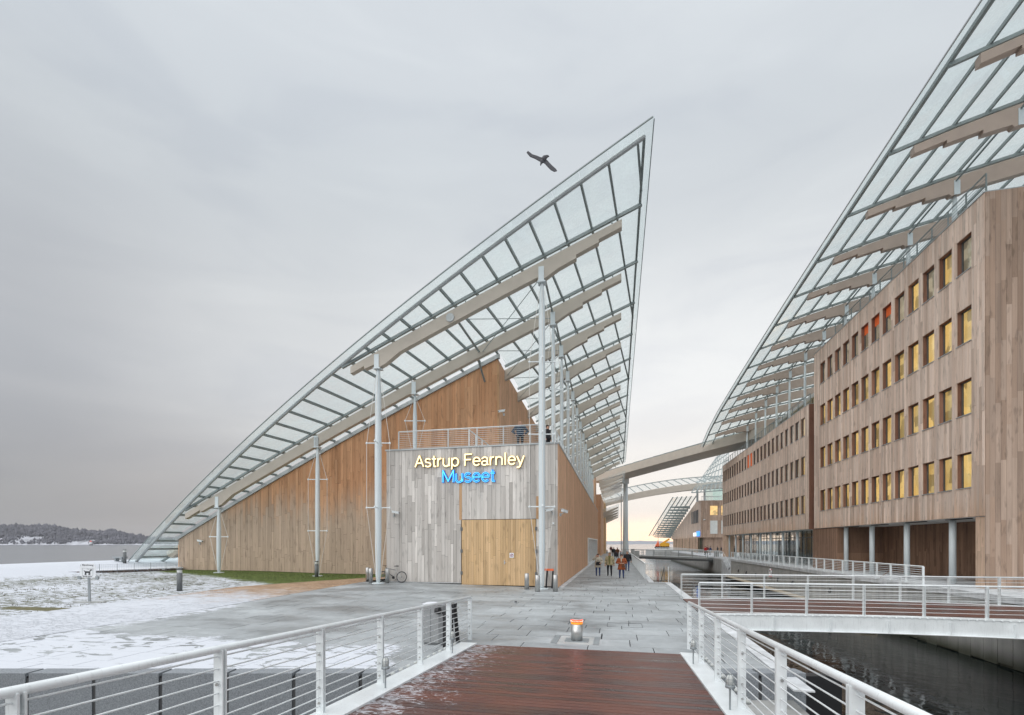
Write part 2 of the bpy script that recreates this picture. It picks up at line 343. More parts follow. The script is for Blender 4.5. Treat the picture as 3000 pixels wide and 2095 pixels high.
M = dict(
 paving=m_paving(), ground=m_ground(), joint=plain('dark_joint_sand', (.07, .072, .075), .9),
 sea=m_water('fjord_water', (.20, .215, .23), .4, .6, .18), canal=m_water('dark_canal_water', (.006, .010, .010), 1.5, .20, .02),
 glassroof=m_glass_roof(), glass=m_glass('clear_window_glass', (.80, .84, .84), 1.5, .05), paleglass=m_glass('greenish_screen_glass', (.75, .88, .86), 1.5, .1),
 greyboard=wood('silver_grey_cedar_boards', (.46, .43, .40), (.68, .645, .605), .13),
 brownboard=wood('brown_cedar_boards', (.53, .275, .145), (.61, .345, .195), .10, weather=(4.0, 7.4, (.48, .38, .295))),
 sidewood=wood('fresh_brown_cladding', (.62, .37, .23), (.71, .445, .285), .12, stripes=.14, stripe_axis=1),
 doorboard=wood('pale_oak_door_boards', (.56, .38, .205), (.66, .46, .265), .10),
 freshboard=wood('unweathered_strip_boards', (.48, .29, .16), (.55, .35, .20), .10),
 officeboard=wood('pinkish_grey_timber_boards', (.60, .455, .365), (.78, .635, .535), .15, weather=(3.2, 5.2, (.62, .43, .31))),
 officeB=wood('pinkish_grey_timber_cladding', (.60, .455, .365), (.76, .62, .52), .13, weather=(3.6, 5.2, (.62, .44, .32)), stripes=.24, stripe_axis=1),
 reveal=wood('reddish_window_reveals', (.25, .125, .085), (.36, .19, .13), .2),
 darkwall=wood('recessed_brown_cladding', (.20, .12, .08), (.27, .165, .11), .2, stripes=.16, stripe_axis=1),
 endwood=wood('gable_brown_cladding', (.33, .23, .17), (.44, .33, .26), .15, stripes=.24, stripe_axis=0),
 backing=plain('dark_facade_membrane', (.035, .03, .028), .9),
 beam=plain('taupe_painted_glulam', (.47, .425, .365), .6, 0, .05, 1.5), beamR=plain('brown_painted_glulam', (.42, .335, .28), .6, 0, .06, 1.5),
 steelgrey=plain('grey_green_painted_steel', (.235, .275, .275), .45, .0, .06, 2), flash=plain('grey_metal_flashing', (.40, .425, .43), .45, .3, .06),
 white=m_paint('white_painted_steel', (.80, .84, .85)), mast=plain('pale_grey_painted_mast', (.62, .68, .70), .35, 0, .03, 1.5),
 cable=plain('white_rod', (.72, .70, .66), .4), stainless=plain('brushed_stainless', (.52, .52, .51), .32, .9, .08, 8),
 darkgrey=plain('dark_grey_coated_metal', (.13, .14, .145), .5), black=plain('black_rubber', (.015, .015, .017), .5),
 darkframe=plain('dark_window_frame', (.10, .105, .11), .5), deck=m_deck(),
 granite=plain('speckled_granite', (.24, .26, .28), .6, 0, .35, 45, .2), coping=m_concrete('pale_snow_dusted_coping', (.62, .64, .655)),
 conc=m_concrete('board_marked_concrete', (.42, .42, .405), algae=(-2.9, -2.0)), conc2=m_concrete('smooth_concrete', (.46, .47, .46)),
 ledge=plain('pale_timber_ledge', (.46, .39, .29), .8), snow=plain('fresh_snow', (.72, .74, .78), .8, 0, .04, 3, .3),
 room=m_room('lamp_lit_room', (1.0, .53, .11), (.98, .70, .32), 1.0), roomdim=m_room('dim_room', (.42, .31, .21), (.60, .50, .38), 1.0),
 roomw=m_room('pale_lit_blind', (.95, .93, .85), (.85, .86, .84), .55), orange=plain('orange_roller_blind', (.90, .16, .03), .7),
 bin=plain('grey_bin_metal', (.30, .31, .315), .45, .3), yellow=plain('yellow_machine_paint', (.80, .42, .03), .45), 
 forest=plain('bare_winter_woods', (.125, .125, .145), .95, 0, .4, .02), hill=plain('snowy_island_ground', (.45, .46, .5), .95, 0, .5, .03),
 farhill=plain('distant_ridge', (.30, .31, .34), 1, 0, .1, .001), stone=plain('reddish_gabion_stone', (.16, .11, .09), .9, 0, .45, 14, .6),
 signw=plain('white_sign_panel', (.78, .80, .82), .4), signb=plain('black_sign_print', (.02, .02, .025), .6), signr=plain('purple_red_sign_print', (.30, .02, .12), .5),
 galv=plain('galvanised_post', (.30, .33, .345), .5, .4), soffit=plain('white_soffit', (.60, .60, .58), .7), red=plain('red_plastic', (.7, .05, .03), .4),
 tape=plain('red_orange_barrier_board', (.85, .17, .06), .4),
 ledred=emis('red_warning_light', (1, .035, .012), 4), amber=emis('glowing_reflective_band', (1, .35, .02), .35), ledw=emis('white_led_dot', (1, .8, .7), 3),
 cream=emis('cream_lit_letters', (1.0, .82, .48), 1.0), blue=plain('blue_letter_face', (.01, .10, .60), .4), cyan=emis('cyan_neon_tube', (.10, .60, 1.0), 1.7),
 letterside=plain('yellow_letter_side', (.65, .45, .08), .5), lampglass=plain('frosted_lamp_glass', (.6, .62, .6), .25), fordsign=emis('white_lit_sign', (.9, .95, 1), 1.2), bluesign=emis('blue_lit_sign', (.05, .3, 1), 1.2),
)
M['beam'].node_tree.nodes['Principled BSDF'].inputs['Specular IOR Level'].default_value = .3

# ------------------------------------------------------------------ mesh helpers
class MB:
    def __init__(s): s.v = []; s.f = []
    def add(s, vs, fs):
        o = len(s.v); s.v += [tuple(map(float, p)) for p in vs]; s.f += [tuple(i+o for i in f) for f in fs]; return s
    def box(s, a, b):
        x0, y0, z0 = a; x1, y1, z1 = b
        return s.add([(x0, y0, z0), (x1, y0, z0), (x1, y1, z0), (x0, y1, z0), (x0, y0, z1), (x1, y0, z1), (x1, y1, z1), (x0, y1, z1)],
                     [(0, 3, 2, 1), (4, 5, 6, 7), (0, 1, 5, 4), (1, 2, 6, 5), (2, 3, 7, 6), (3, 0, 4, 7)])
    def prism(s, poly, vec):
        n = len(poly); P = [Vector(p) for p in poly]; Q = [p+Vector(vec) for p in P]
        return s.add(P+Q, [tuple(range(n-1, -1, -1)), tuple(range(n, 2*n))]+[(i, (i+1) % n, n+(i+1) % n, n+i) for i in range(n)])
    def tube(s, a, b, r0, r1=None, n=8, cap=True):
        r1 = r0 if r1 is None else r1; a = Vector(a); b = Vector(b); d = (b-a).normalized()
        u = d.orthogonal().normalized(); v = d.cross(u)
        vs = [a+(u*math.cos(2*math.pi*i/n)+v*math.sin(2*math.pi*i/n))*r0 for i in range(n)]+[b+(u*math.cos(2*math.pi*i/n)+v*math.sin(2*math.pi*i/n))*r1 for i in range(n)]
        fs = [(i, (i+1) % n, n+(i+1) % n, n+i) for i in range(n)]
        if cap: fs += [tuple(range(n-1, -1, -1)), tuple(range(n, 2*n))]
        return s.add(vs, fs)
    def path(s, pts, r, n=6):
        for a, b in zip(pts, pts[1:]): s.tube(a, b, r, r, n)
        return s
    def lathe(s, c, prof, n=16):
        c = Vector(c); k = len(prof); vs = []
        for r, z in prof: vs += [c+Vector((r*math.cos(2*math.pi*i/n), r*math.sin(2*math.pi*i/n), z)) for i in range(n)]
        fs = [(j*n+i, j*n+(i+1) % n, (j+1)*n+(i+1) % n, (j+1)*n+i) for j in range(k-1) for i in range(n)]
        fs += [tuple(range(n-1, -1, -1)), tuple(range((k-1)*n, k*n))]
        return s.add(vs, fs)
    def ball(s, c, r, n=8, sc=(1, 1, 1)):
        c = Vector(c); vs = []; k = n//2
        for j in range(k+1):
            ph = math.pi*j/k
            for i in range(n):
                th = 2*math.pi*i/n; vs.append(c+Vector((r*sc[0]*math.sin(ph)*math.cos(th), r*sc[1]*math.sin(ph)*math.sin(th), -r*sc[2]*math.cos(ph))))
        return s.add(vs, [(j*n+i, j*n+(i+1) % n, (j+1)*n+(i+1) % n, (j+1)*n+i) for j in range(k) for i in range(n)])
    def torus(s, c, R, r, axis='y', n=28, m=6):
        vs = []
        for i in range(n):
            a = 2*math.pi*i/n
            for j in range(m):
                b = 2*math.pi*j/m; q = R+r*math.cos(b)
                p = (q*math.cos(a), r*math.sin(b), q*math.sin(a)) if axis == 'y' else ((q*math.cos(a), q*math.sin(a), r*math.sin(b)) if axis == 'z' else (r*math.sin(b), q*math.cos(a), q*math.sin(a)))
                vs.append(Vector(c)+Vector(p))
        return s.add(vs, [(i*m+j, ((i+1) % n)*m+j, ((i+1) % n)*m+(j+1) % m, i*m+(j+1) % m) for i in range(n) for j in range(m)])
    def build(s, name, mat, parent=None, smooth=False, **tg):
        v = np.array(s.v); lo = v.min(0); hi = v.max(0); o = (lo+hi)/2; o[2] = lo[2]
        me = bpy.data.meshes.new(name); me.from_pydata([tuple(p) for p in (v-o)], [], s.f)
        if not isinstance(mat, list): mat = [mat]
        for q in mat: me.materials.append(q)
        if smooth: me.shade_smooth()
        me.update()
        return link(bpy.data.objects.new(name, me), o, parent, **tg)
WL = {}
def link(ob, o, parent=None, **tg):
    C.objects.link(ob); o = Vector([float(q) for q in o]); WL[ob.name] = o
    if parent is not None: ob.parent = parent; ob.location = o-WL[parent.name]
    else: ob.location = o
    for k, v in tg.items():
        if v: ob[k] = v
    return ob
def thing(name, label, cat, loc=(0, 0, 0), group=None):
    return link(bpy.data.objects.new(name, None), loc, None, label=label, category=cat, group=group)
def place(root, loc, rz=0): root.location = Vector([float(q) for q in loc]); root.rotation_euler = (0, 0, rz); return root
def ktree(root):
    return [o for o in C.objects if o.parent == root]
KIDS = {}
def copytree(o, parent=None, label=None):
    c = o.copy(); C.objects.link(c)
    if parent is not None: c.parent = parent
    if label: c['label'] = label
    for ch in [q for q in o.children]: copytree(ch, c)
    return c
_ub = {}
def unitbox(mat):
    if mat.name not in _ub:
        me = bpy.data.meshes.new('board'); b = MB().box((-.5, -.5, 0), (.5, .5, 1)); me.from_pydata(b.v, [], b.f); me.materials.append(mat); _ub[mat.name] = me
    return _ub[mat.name]
def boxes(name, lst, mat, parent, limit=300, far=(0, 0, 2.5)):
    """lst of (lo, hi): the largest-looking `limit` become parts of their own, the rest one joined part"""
    def score(q):
        a, b = q; c = (np.array(a)+np.array(b))/2; s = np.sort(np.abs(np.array(b)-np.array(a)))
        return s[2]*s[1]/(np.sum((c-np.array(far))**2)+1)
    lst = sorted(lst, key=score, reverse=True)
    for a, b in lst[:limit]:
        a = np.array(a, float); b = np.array(b, float)
        o = bpy.data.objects.new(name, unitbox(mat)); o.scale = [float(abs(q)) for q in (b-a)]
        link(o, ((a[0]+b[0])/2, (a[1]+b[1])/2, min(a[2], b[2])), parent)
    if len(lst) > limit:
        m = MB()
        for a, b in lst[limit:]: m.box(a, b)
        m.build(name, mat, parent, kind='stuff')
def struct(name, mb, mat, smooth=False): return mb.build(name, mat, None, smooth, kind='structure')
def clip(poly, a, b, c):
    """keep a*x+b*y+c >= 0"""
    out = []
    for i in range(len(poly)):
        p, q = poly[i], poly[(i+1) % len(poly)]; dp = a*p[0]+b*p[1]+c; dq = a*q[0]+b*q[1]+c
        if dp >= 0: out.append(p)
        if (dp >= 0) != (dq >= 0): t = dp/(dp-dq); out.append((p[0]+(q[0]-p[0])*t, p[1]+(q[1]-p[1])*t))
    return out
def area(p): return abs(sum(p[i][0]*p[(i+1) % len(p)][1]-p[(i+1) % len(p)][0]*p[i][1] for i in range(len(p))))/2

# ================================================================== GROUND, WATER, QUAYS
WZ = -2.7
def gz(x, y):
    s = .13*s01(-x, 4, 13)*s01(y, 13, 27)
    if x < -20.3:
        s += .22*s01(-x, 20.4, 30)*s01(y, 10, 30)*.6
        s += .74*s01(-x, 36.8, 41.2)
        s -= 3.9*s01(-x, 43.5, 56)
    if y < 6.5: s -= 0
    return s
# sea and canal
struct('sea_water', MB().add([(-9000, 95, WZ), (9000, 95, WZ), (9000, 14000, WZ), (-9000, 14000, WZ)], [(0, 1, 2, 3)]).add([(-9000, -500, WZ), (-41, -500, WZ), (-41, 95, WZ), (-9000, 95, WZ)], [(0, 1, 2, 3)]), M['sea'])
struct('canal_water', MB().add([(-41, -60, WZ+.004), (60, -60, WZ+.004), (60, 95, WZ+.004), (-41, 95, WZ+.004)], [(0, 1, 2, 3)]), M['canal'])
# lawn, brick path: one height-field sheet left of the stone paving
def edge_y(x): return onZ_edge(x)
E0 = onZ(1090, 1975)[:2]; dE = np.array([CA, SA])            # near quay edge runs square to the first line of sight
def near_y(x): return E0[1]+(x-E0[0])*(SA/CA)
g = MB(); xs = [-75+.0*i for i in range(1)]
xs = list(np.arange(-64, -44, 2.))+list(np.arange(-44, -15.2, .6))+[-15.2]; ys = list(np.arange(0, 46, .75)); gv = []; gf = []
for i, x in enumerate(xs):
    for j, yy in enumerate(ys):
        y = max(yy, near_y(x)) if yy < 20 else yy
        gv.append((x, y, gz(x, y)+.006))
nj = len(ys)
for i in range(len(xs)-1):
    for j in range(nj-1): gf.append((i*nj+j, (i+1)*nj+j, (i+1)*nj+j+1, i*nj+j+1))
gr = MB().add(gv, gf).build('snowy_lawn', M['ground'], None, True, kind='structure')
# body under the paving and promenade
pb = MB()
pb.prism([(-15.25, near_y(-15.25)+.02, -.09), (3.3, near_y(3.3)+.02, -.09), (3.3, 32.5, -.09), (2.3, 32.5, -.09), (2.3, 150, -.09), (-15.25, 150, -.09)], (0, 0, -3))
struct('paving_bed', pb, M['joint'])
lb = MB(); lb.prism([(-41, near_y(-41)+.02, -.4), (-15.25, near_y(-15.25)+.02, -.4), (-15.25, 60, -.4), (-41, 60, -.4)], (0, 0, -3)); struct('lawn_bed', lb, M['conc2'])
# stone paving slabs
plaza = MB().prism([(-15.2, near_y(-15.2)+.1, -.085), (3.25, near_y(3.25)+.1, -.085), (3.25, 32, -.085), (-15.2, 32, -.085)], (0, 0, .03)).build('stone_paving', M['joint'], None, kind='structure')
slabs = []
y = 7.0; rnd = random.Random(3)
holes = [(-3.78, 0, 1.75, 11.36), (-1.63, 11.91, -.41, 12.98)]
while y < 140:
    dpt = rnd.choice([.5, .62, .62, .8]) if y < 60 else 1.2
    xl, xr = (-15.2, 3.0) if y < 26.9 else ((-3.2, 3.0) if y < 32 else (-3.2, 2.0))
    if y+dpt > 26.95 and y < 26.95: dpt = 26.95-y
    if y+dpt > 32 and y < 32: dpt = 32-y
    x = xl - rnd.random()*1.0
    while x < xr:
        ln = rnd.uniform(.9, 2.1) if y < 60 else 3
        a, b = max(x, xl), min(x+ln, xr); x += ln
        if b-a < .12: continue
        gpx = .011
        poly = [(a+gpx, y+.004), (b-gpx, y+.004), (b-gpx, y+dpt-.004), (a+gpx, y+dpt-.004)]
        poly = clip(poly, -SA, CA, -(-SA*E0[0]+CA*E0[1])-.36)
        parts = [poly]
        for hx0, hy0, hx1, hy1 in holes:
            np_ = []
            for q in parts:
                if not q: continue
                if max(p[0] for p in q) <= hx0 or min(p[0] for p in q) >= hx1 or max(p[1] for p in q) <= hy0 or min(p[1] for p in q) >= hy1: np_.append(q); continue
                np_ += [clip(q, -1, 0, hx0), clip(q, 1, 0, -hx1), clip(clip(clip(q, 1, 0, -hx0), -1, 0, hx1), 0, 1, -hy1), clip(clip(clip(q, 1, 0, -hx0), -1, 0, hx1), 0, -1, hy0)]
            parts = np_
        for q in parts:
            if len(q) >= 3 and area(q) > .02: slabs.append((q, rnd.uniform(-.003, .003)))
    y += dpt
def slabmb(m, q, dz):
    n = len(q); top = [(p[0], p[1], gz(p[0], p[1])+dz) for p in q]; bot = [(p[0], p[1], -.06) for p in q]
    m.add(bot+top, [tuple(range(n, 2*n))]+[(i, (i+1) % n, n+(i+1) % n, n+i) for i in range(n)])
slabs.sort(key=lambda q: -area(q[0])*q[0][0][1]/(q[0][0][0]**2+q[0][0][1]**2+1)**1.5 if q[0][0][0] > -12 else 0)
for q, dz in slabs[:300]:
    m = MB(); slabmb(m, q, dz); m.build('paving_slab', M['paving'], plaza)
m = MB()
for q, dz in slabs[300:]: slabmb(m, q, dz)
m.build('paving_slab', M['paving'], plaza, kind='stuff')
# quay copings: long pale stones along the canal side, granite blocks along the near edge
quay = MB().box((3.02, 9.2, -.085), (3.36, 31.9, -.055)).build('canal_quay_edge', M['coping'], None, kind='structure')
yy = near_y(3.2)+.35
while yy < 31.8:
    l = min(1.55, 31.8-yy); MB().box((3.01, yy+.006, -.5), (3.38, yy+l-.006, .012)).build('coping_stone', M['coping'], quay); yy += 1.55
cb = MB(); cb.box((2.02, 32.0, -.5), (2.36, 150, .012)); cb.build('coping_stone', M['coping'], quay, kind='stuff')
MB().box((2.3, 9., WZ-.5), (3.3, 31.9, -.5)).build('quay_wall', M['conc'], quay)
MB().box((2.0, 31.9, WZ-.5), (2.3, 150, -.5)).build('quay_wall', M['conc'], quay)
MB().box((2.02, 31.86, -.5), (3.36, 32.0, .010)).build('coping_stone', M['coping'], quay)
near = MB().prism([(E0[0]-34*CA, E0[1]-34*SA+.03, -.95), (E0[0]+9*CA, E0[1]+9*SA+.03, -.95), (E0[0]+9*CA, E0[1]+9*SA+.30, -.95), (E0[0]-34*CA, E0[1]-34*SA+.30, -.95)], (0, 0, .9)).build('near_quay_edge', M['black'], None, kind='structure')
t = -27.0
while t < 8.3:
    a = E0+dE*(t+.035); b = E0+dE*min(t+1.24, 8.3); nrm = np.array([-SA, CA])
    if not (a[0] > -3.9 and b[0] < 1.8):
        z1 = .014
        MB().prism([(*a, -.9), (*b, -.9), (*(b+nrm*.36), -.9), (*(a+nrm*.36), -.9)], (0, 0, .9+z1)).build('granite_block', M['granite'], near)
    t += 1.275
wb = MB().prism([(E0[0]-34*CA, E0[1]-34*SA+.1, WZ-.4), (E0[0]+8.2*CA, E0[1]+8.2*SA+.1, WZ-.4), (E0[0]+8.2*CA, E0[1]+8.2*SA+.5, WZ-.4), (E0[0]-34*CA, E0[1]-34*SA+.5, WZ-.4)], (0, 0, 1.78)); wb.build('quay_wall', M['conc'], near)
# right-hand promenade
rp = MB()
rp.box((16.05, -30, WZ-1), (45, 73.6, .13)); rp.box((19.0, 73.6, WZ-1), (45, 80, .13)); rp.box((16.05, 80, WZ-1), (45, 190, .13))
rprom = struct('right_promenade', rp, M['coping'])
cw = MB().box((16.0, -30, WZ-1), (16.045, 73.6, -.02)); cw.box((16.0, 80, WZ-1), (16.045, 190, -.02))
cwo = struct('canal_wall', cw, M['conc'])
yy = -2.
pl = []
while yy < 73:
    pl.append(((15.93+random.uniform(-.01, .01), yy+.012, -2.62+random.uniform(-.08, .05)), (16.0, yy+.788, .02+random.uniform(-.004, .004)))); yy += .8
boxes('concrete_panel', pl, M['conc'], cwo)
cs = []; yy = -2.
while yy < 73: cs.append(((15.86, yy+.01, .022), (16.5, min(yy+2.4, 73.6)-.01, .30))); yy += 2.4
boxes('coping_stone', cs, M['coping'], rprom)
lg = MB().box((15.1, 34, -2.23), (15.92, 73.5, -2.12)); lgo = lg.build('timber_ledge', M['ledge'], None, label='long low pale timber ledge along the foot of the canal wall', category='ledge')
MB().box((15.25, 34.1, -2.55), (15.92, 73.4, -2.235)).build('shadow_gap', M['black'], lgo)  # black box stands in for the shadow between ledge and water
# quay stair in the notch
stp = thing('quay_stair', 'pale concrete steps going down from the right promenade to the canal', 'stairs', (17.5, 74, -2.1))
for i in range(13):
    MB().box((16.06, 74+.46*i, -2.7), (18.98, 74+.46*(i+1)-.004 if i < 12 else 79.98, -2.1+.172*(i+1))).build('step', M['coping'], stp)
srm = MB().path([(16.25, 74.2, -1.0), (16.25, 80, 1.2), (16.25, 80.9, 1.2)], .025)
for q in (0, .5, 1): srm.tube((16.25, 74.2+5.8*q, -2.1+2.2*q), (16.25, 74.2+5.8*q, -1.0+2.2*q), .022)
srm.build('handrail', M['white'], stp)

# ================================================================== MUSEUM
KR = math.tan(R0(5.79))
PC = [5.571853613328203e-06, -0.0014601839396868506, 0.3813045901673805, 20.873036737744027]
def froof(X, Y):
    w_ = X-KR*Y; z = ((PC[0]*w_+PC[1])*w_+PC[2])*w_+PC[3]
    if Y > 45: z -= .75*((Y-45)/38.)**2
    return z
def frontY(w_): return (.0017977583636695031*w_-.18612228459293453)*w_+21.69588576824691
mus = thing('museum_building', 'tall museum clad in brown and grey timber boards under a sail-shaped glass roof', 'museum', (-14, 33, 0))
BX0, BX1, BY, BZ = -13.8, -3.25, 27.04, 8.22
YW = 33.3
# front block
blk = MB(); blk.box((BX0+.03, BY+.05, -.3), (BX1-.02, 87, BZ-.06)); bko = blk.build('front_block', M['backing'], mus)
MB().box((BX1-.02, BY+.0, .0), (BX1+.03, 87, BZ-.06)).build('side_cladding', M['sidewood'], mus)
MB().box((BX0-.03, BY+.0, .05), (BX0+.03, YW, BZ-.06)).build('side_cladding', M['brownboard'], mus)
MB().box((BX0-.06, BY-.06, BZ-.06), (BX1+.06, 87.1, BZ+.03)).build('coping', M['flash'], mus)
DX0, DX1, DZ = onY(1352, 1500, BY)[0], onY(1571, 1500, BY)[0], onY(1450, 1522, BY)[2]
rnd = random.Random(11); bl = []; x = BX0
while x < BX1-.02:
    wd = rnd.choice([.16, .2, .24, .28]); x2 = min(x+wd, BX1)
    if BX1-x2 < .1: x2 = BX1
    base = .17 if x < DX0-.1 else (DZ+.015 if x < DX1 else .05)
    cx = (x+x2)/2
    if x < DX0 < x2: x2 = DX0
    if x < DX1 < x2: x2 = DX1
    if x2-x < .05: x2 = x+.05
    base = .17 if (x+x2)/2 < DX0 else (DZ+.015 if (x+x2)/2 < DX1 else .05)
    z = base
    cuts = [base]
    while True:
        z += rnd.uniform(1.1, 3.6)
        if z > BZ-.8: break
        cuts.append(z)
    cuts.append(BZ-.06)
    for a, b in zip(cuts, cuts[1:]):
        pr = rnd.uniform(-.012, .012)
        bl.append(((x+.005, BY-.012+pr, a+.006), (x2-.005, BY+.052, b-.006)))
    x = x2
boxes('board', bl, M['greyboard'], bko, 300)
for xx in (DX0-.13, DX1+.0):
    MB().box((xx, BY-.03, DZ if xx < -8 else DZ), (xx+.16, BY+.02, DZ+2.6 if xx < -8 else DZ+1.3)).build('board', M['freshboard'], bko, label='narrow fresh tan board above the double door')
# double door
dr = MB().box((DX0+.01, BY-.0, .02), (DX1-.01, BY+.04, DZ)).build('double_door', M['backing'], mus)
bl = []; x = DX0+.02; nb = 30; wd = (DX1-DX0-.04)/nb
for i in range(nb):
    c = rnd.uniform(1.2, DZ-1.0); pr = rnd.uniform(-.006, .006)
    for a, b in ((.06, c), (c, DZ-.01)): bl.append(((x+.004, BY-.028+pr, a+.003), (x+wd-.004, BY, b-.003)))
    x += wd
boxes('board', bl, M['doorboard'], dr, 300)
for xx in (DX0+.0, DX1-.02):
    for zz in (.75, DZ/2+.1, DZ-.55):
        MB().box((xx-.04, BY-.07, zz-.1), (xx+.08, BY-.03, zz+.1)).build('hinge', M['darkgrey'], dr)
hd = onY(1478, 1648, BY); MB().box((hd[0]-.02, BY-.06, hd[2]-.1), (hd[0]+.03, BY-.03, hd[2]+.12)).tube((hd[0], BY-.09, hd[2]), (hd[0]+.13, BY-.09, hd[2]), .012).build('handle', M['stainless'], dr)
MB().box((BX0, BY-.02, .135), (DX0-.02, BY+.1, .16)).build('threshold', M['white'], mus)
# parking sign on the door
sp = onY(1499.5, 1627, BY)
ns = thing('no_parking_sign', 'small white sign with a crossed-out P in a purple ring on the pale door', 'sign', (sp[0], BY-.045, sp[2]-.14))
MB().box((sp[0]-.125, BY-.05, sp[2]-.14), (sp[0]+.125, BY-.038, sp[2]+.14)).build('panel', M['signw'], ns)
def textobj(name, s, size, mat, parent, loc, rot=(R0(90), 0, 0), ext=.01, align='CENTER', fill=True, bev=0, off=0, sx=1):
    c = bpy.data.curves.new(name, 'FONT'); c.body = s; c.size = size; c.extrude = ext; c.align_x = align; c.resolution_u = 3
    if bev: c.bevel_depth = bev; c.bevel_resolution = 1; c.fill_mode = 'NONE'
    c.offset = off
    o = bpy.data.objects.new(name, c); C.objects.link(o)
    dg = bpy.context.evaluated_depsgraph_get(); me = bpy.data.meshes.new_from_object(o.evaluated_get(dg)); bpy.data.objects.remove(o)
    bpy.data.curves.remove(c)
    me.materials.clear(); me.materials.append(mat)
    Mx = Matrix.Rotation(rot[2], 4, 'Z') @ Matrix.Rotation(rot[0], 4, 'X') @ Matrix.Diagonal((sx, 1, 1, 1)); me.transform(Mx)
    if parent == 'mesh': return me
    return link(bpy.data.objects.new(name, me), loc, parent)
MB().torus((sp[0], BY-.052, sp[2]+.0), .08, .012, 'y', 20, 4).tube((sp[0]-.055, BY-.056, sp[2]-.055), (sp[0]+.055, BY-.056, sp[2]+.055), .009).build('ring', M['signr'], ns)
textobj('letter', 'P', .13, M['signb'], ns, (sp[0], BY-.053, sp[2]-.045), ext=.001)
# lettering drawn as strokes (grotesque letterforms), one part per letter
def arc(cx, cy, rx, ry, a0, a1, n=14): return [(cx+rx*math.cos(R0(a0+(a1-a0)*i/n)), cy+ry*math.sin(R0(a0+(a1-a0)*i/n))) for i in range(n+1)]
XH = .53; rr0 = .235; ry0 = .245; yc = .265
GL = {  # glyph: (advance, strokes)
 'A': (.66, [[(.05, .02), (.33, .72), (.61, .02)], [(.145, .25), (.515, .25)]]),
 'F': (.56, [[(.08, .02), (.08, .72), (.52, .72)], [(.08, .39), (.46, .39)]]),
 'M': (.82, [[(.08, .02), (.08, .72), (.41, .08), (.74, .72), (.74, .02)]]),
 's': (.50, [arc(.25, .395, .165, .125, 25, 250, 12)[:-1]+arc(.25, .145, .18, .13, 75, -155, 14)]),
 't': (.34, [[(.15, .68), (.15, .11)]+arc(.22, .10, .07, .085, 180, 275, 5)+[(.30, .02)], [(.03, .50), (.29, .50)]]),
 'r': (.36, [[(.08, .02), (.08, .52)], [(.08, .30)]+arc(.27, .32, .18, .19, 165, 80, 6)]),
 'u': (.56, [[(.08, .52), (.08, .20)]+arc(.27, .20, .19, .19, 180, 330, 9)+[(.47, .22)], [(.47, .52), (.47, .02)]]),
 'p': (.58, [[(.08, .52), (.08, -.18)], arc(.30, yc, .215, ry0, 0, 360, 22)]),
 'e': (.55, [arc(.28, yc, .215, ry0, 0, 320, 20), [(.065, .275), (.495, .275)]]),
 'a': (.53, [[(.07, .42)]+arc(.25, .37, .17, .14, 140, 0, 8)+[(.42, .10), (.47, .03)], arc(.235, .155, .175, .125, 20, 320, 16)]),
 'n': (.56, [[(.08, .02), (.08, .52)], [(.08, .32)]+arc(.27, .33, .19, .18, 165, 0, 9)+[(.46, .02)]]),
 'l': (.23, [[(.10, .02), (.10, .74)]]),
 'y': (.52, [[(.05, .52), (.265, .03)], [(.48, .52), (.22, -.12), (.13, -.17), (.05, -.16)]]),
 ' ': (.28, [])}
def ribbon(m, pts, wd, x, y, z, s_, dp):
    """flat stroke of width wd facing -Y, depth dp"""
    for i, (a, b) in enumerate(zip(pts, pts[1:])):
        a = np.array(a); b = np.array(b); d = b-a; L_ = np.linalg.norm(d)
        if L_ < 1e-6: continue
        d /= L_; nn = np.array([-d[1], d[0]])*wd/2; e = d*wd*.12; off = .0004*(i % 3)
        q = [a-e-nn, b+e-nn, b+e+nn, a-e+nn]
        m.prism([(x+p[0]*s_, y-off, z+p[1]*s_) for p in q], (0, dp, 0))
def lettering(root, s, pxl, pyl, pxr, pyr, fn):
    a = onY(pxl, pyl, BY-.12); b = onY(pxr, pyr, BY-.12); adv = [0]
    for ch in s: adv.append(adv[-1]+GL[ch][0])
    sc = (b[0]-a[0])/adv[-1]
    for i, ch in enumerate(s):
        if ch != ' ': fn(ch, a[0]+adv[i]*sc, a[2]+(b[2]-a[2])*adv[i]/adv[-1], sc)
s1 = thing('letter_sign', 'cream lit channel letters reading Astrup Fearnley on the grey board wall', 'sign', (onY(1375, 1370, BY)[0], BY-.1, onY(1375, 1370, BY)[2]))
def f1(ch, x, z, sc):
    m = MB(); m2 = MB()
    for st in GL[ch][1]: ribbon(m, st, .105, x, BY-.15, z, sc, .10); ribbon(m2, st, .082, x, BY-.157, z, sc, .004)
    lo_ = m.build('letter', M['letterside'], s1); m2.build('lit_face', M['cream'], lo_)
lettering(s1, 'Astrup Fearnley', 1215, 1369.5, 1537, 1361, f1)
s2 = thing('letter_sign', 'blue neon letters reading Museet below the cream lettering', 'sign', (onY(1372, 1412, BY)[0], BY-.1, onY(1372, 1412, BY)[2]))
def f2(ch, x, z, sc):
    m = MB(); m2 = MB()
    for st in GL[ch][1]:
        ribbon(m, st, .13, x, BY-.10, z, sc, .05)
        for sg_ in (-1, 1):
            pts = []
            for i, p in enumerate(st):
                q0 = np.array(st[max(i-1, 0)]); q1 = np.array(st[min(i+1, len(st)-1)]); d = q1-q0; d = d/(np.linalg.norm(d)+1e-9)
                pts.append(np.array(p)+np.array([-d[1], d[0]])*.040*sg_)
            m2.path([(x+p[0]*sc, BY-.135, z+p[1]*sc) for p in pts], .0105, 5)
    lo_ = m.build('letter', M['blue'], s2); m2.build('neon_tube', M['cyan'], lo_)
lettering(s2, 'Museet', 1294, 1414.5, 1452, 1410, f2)
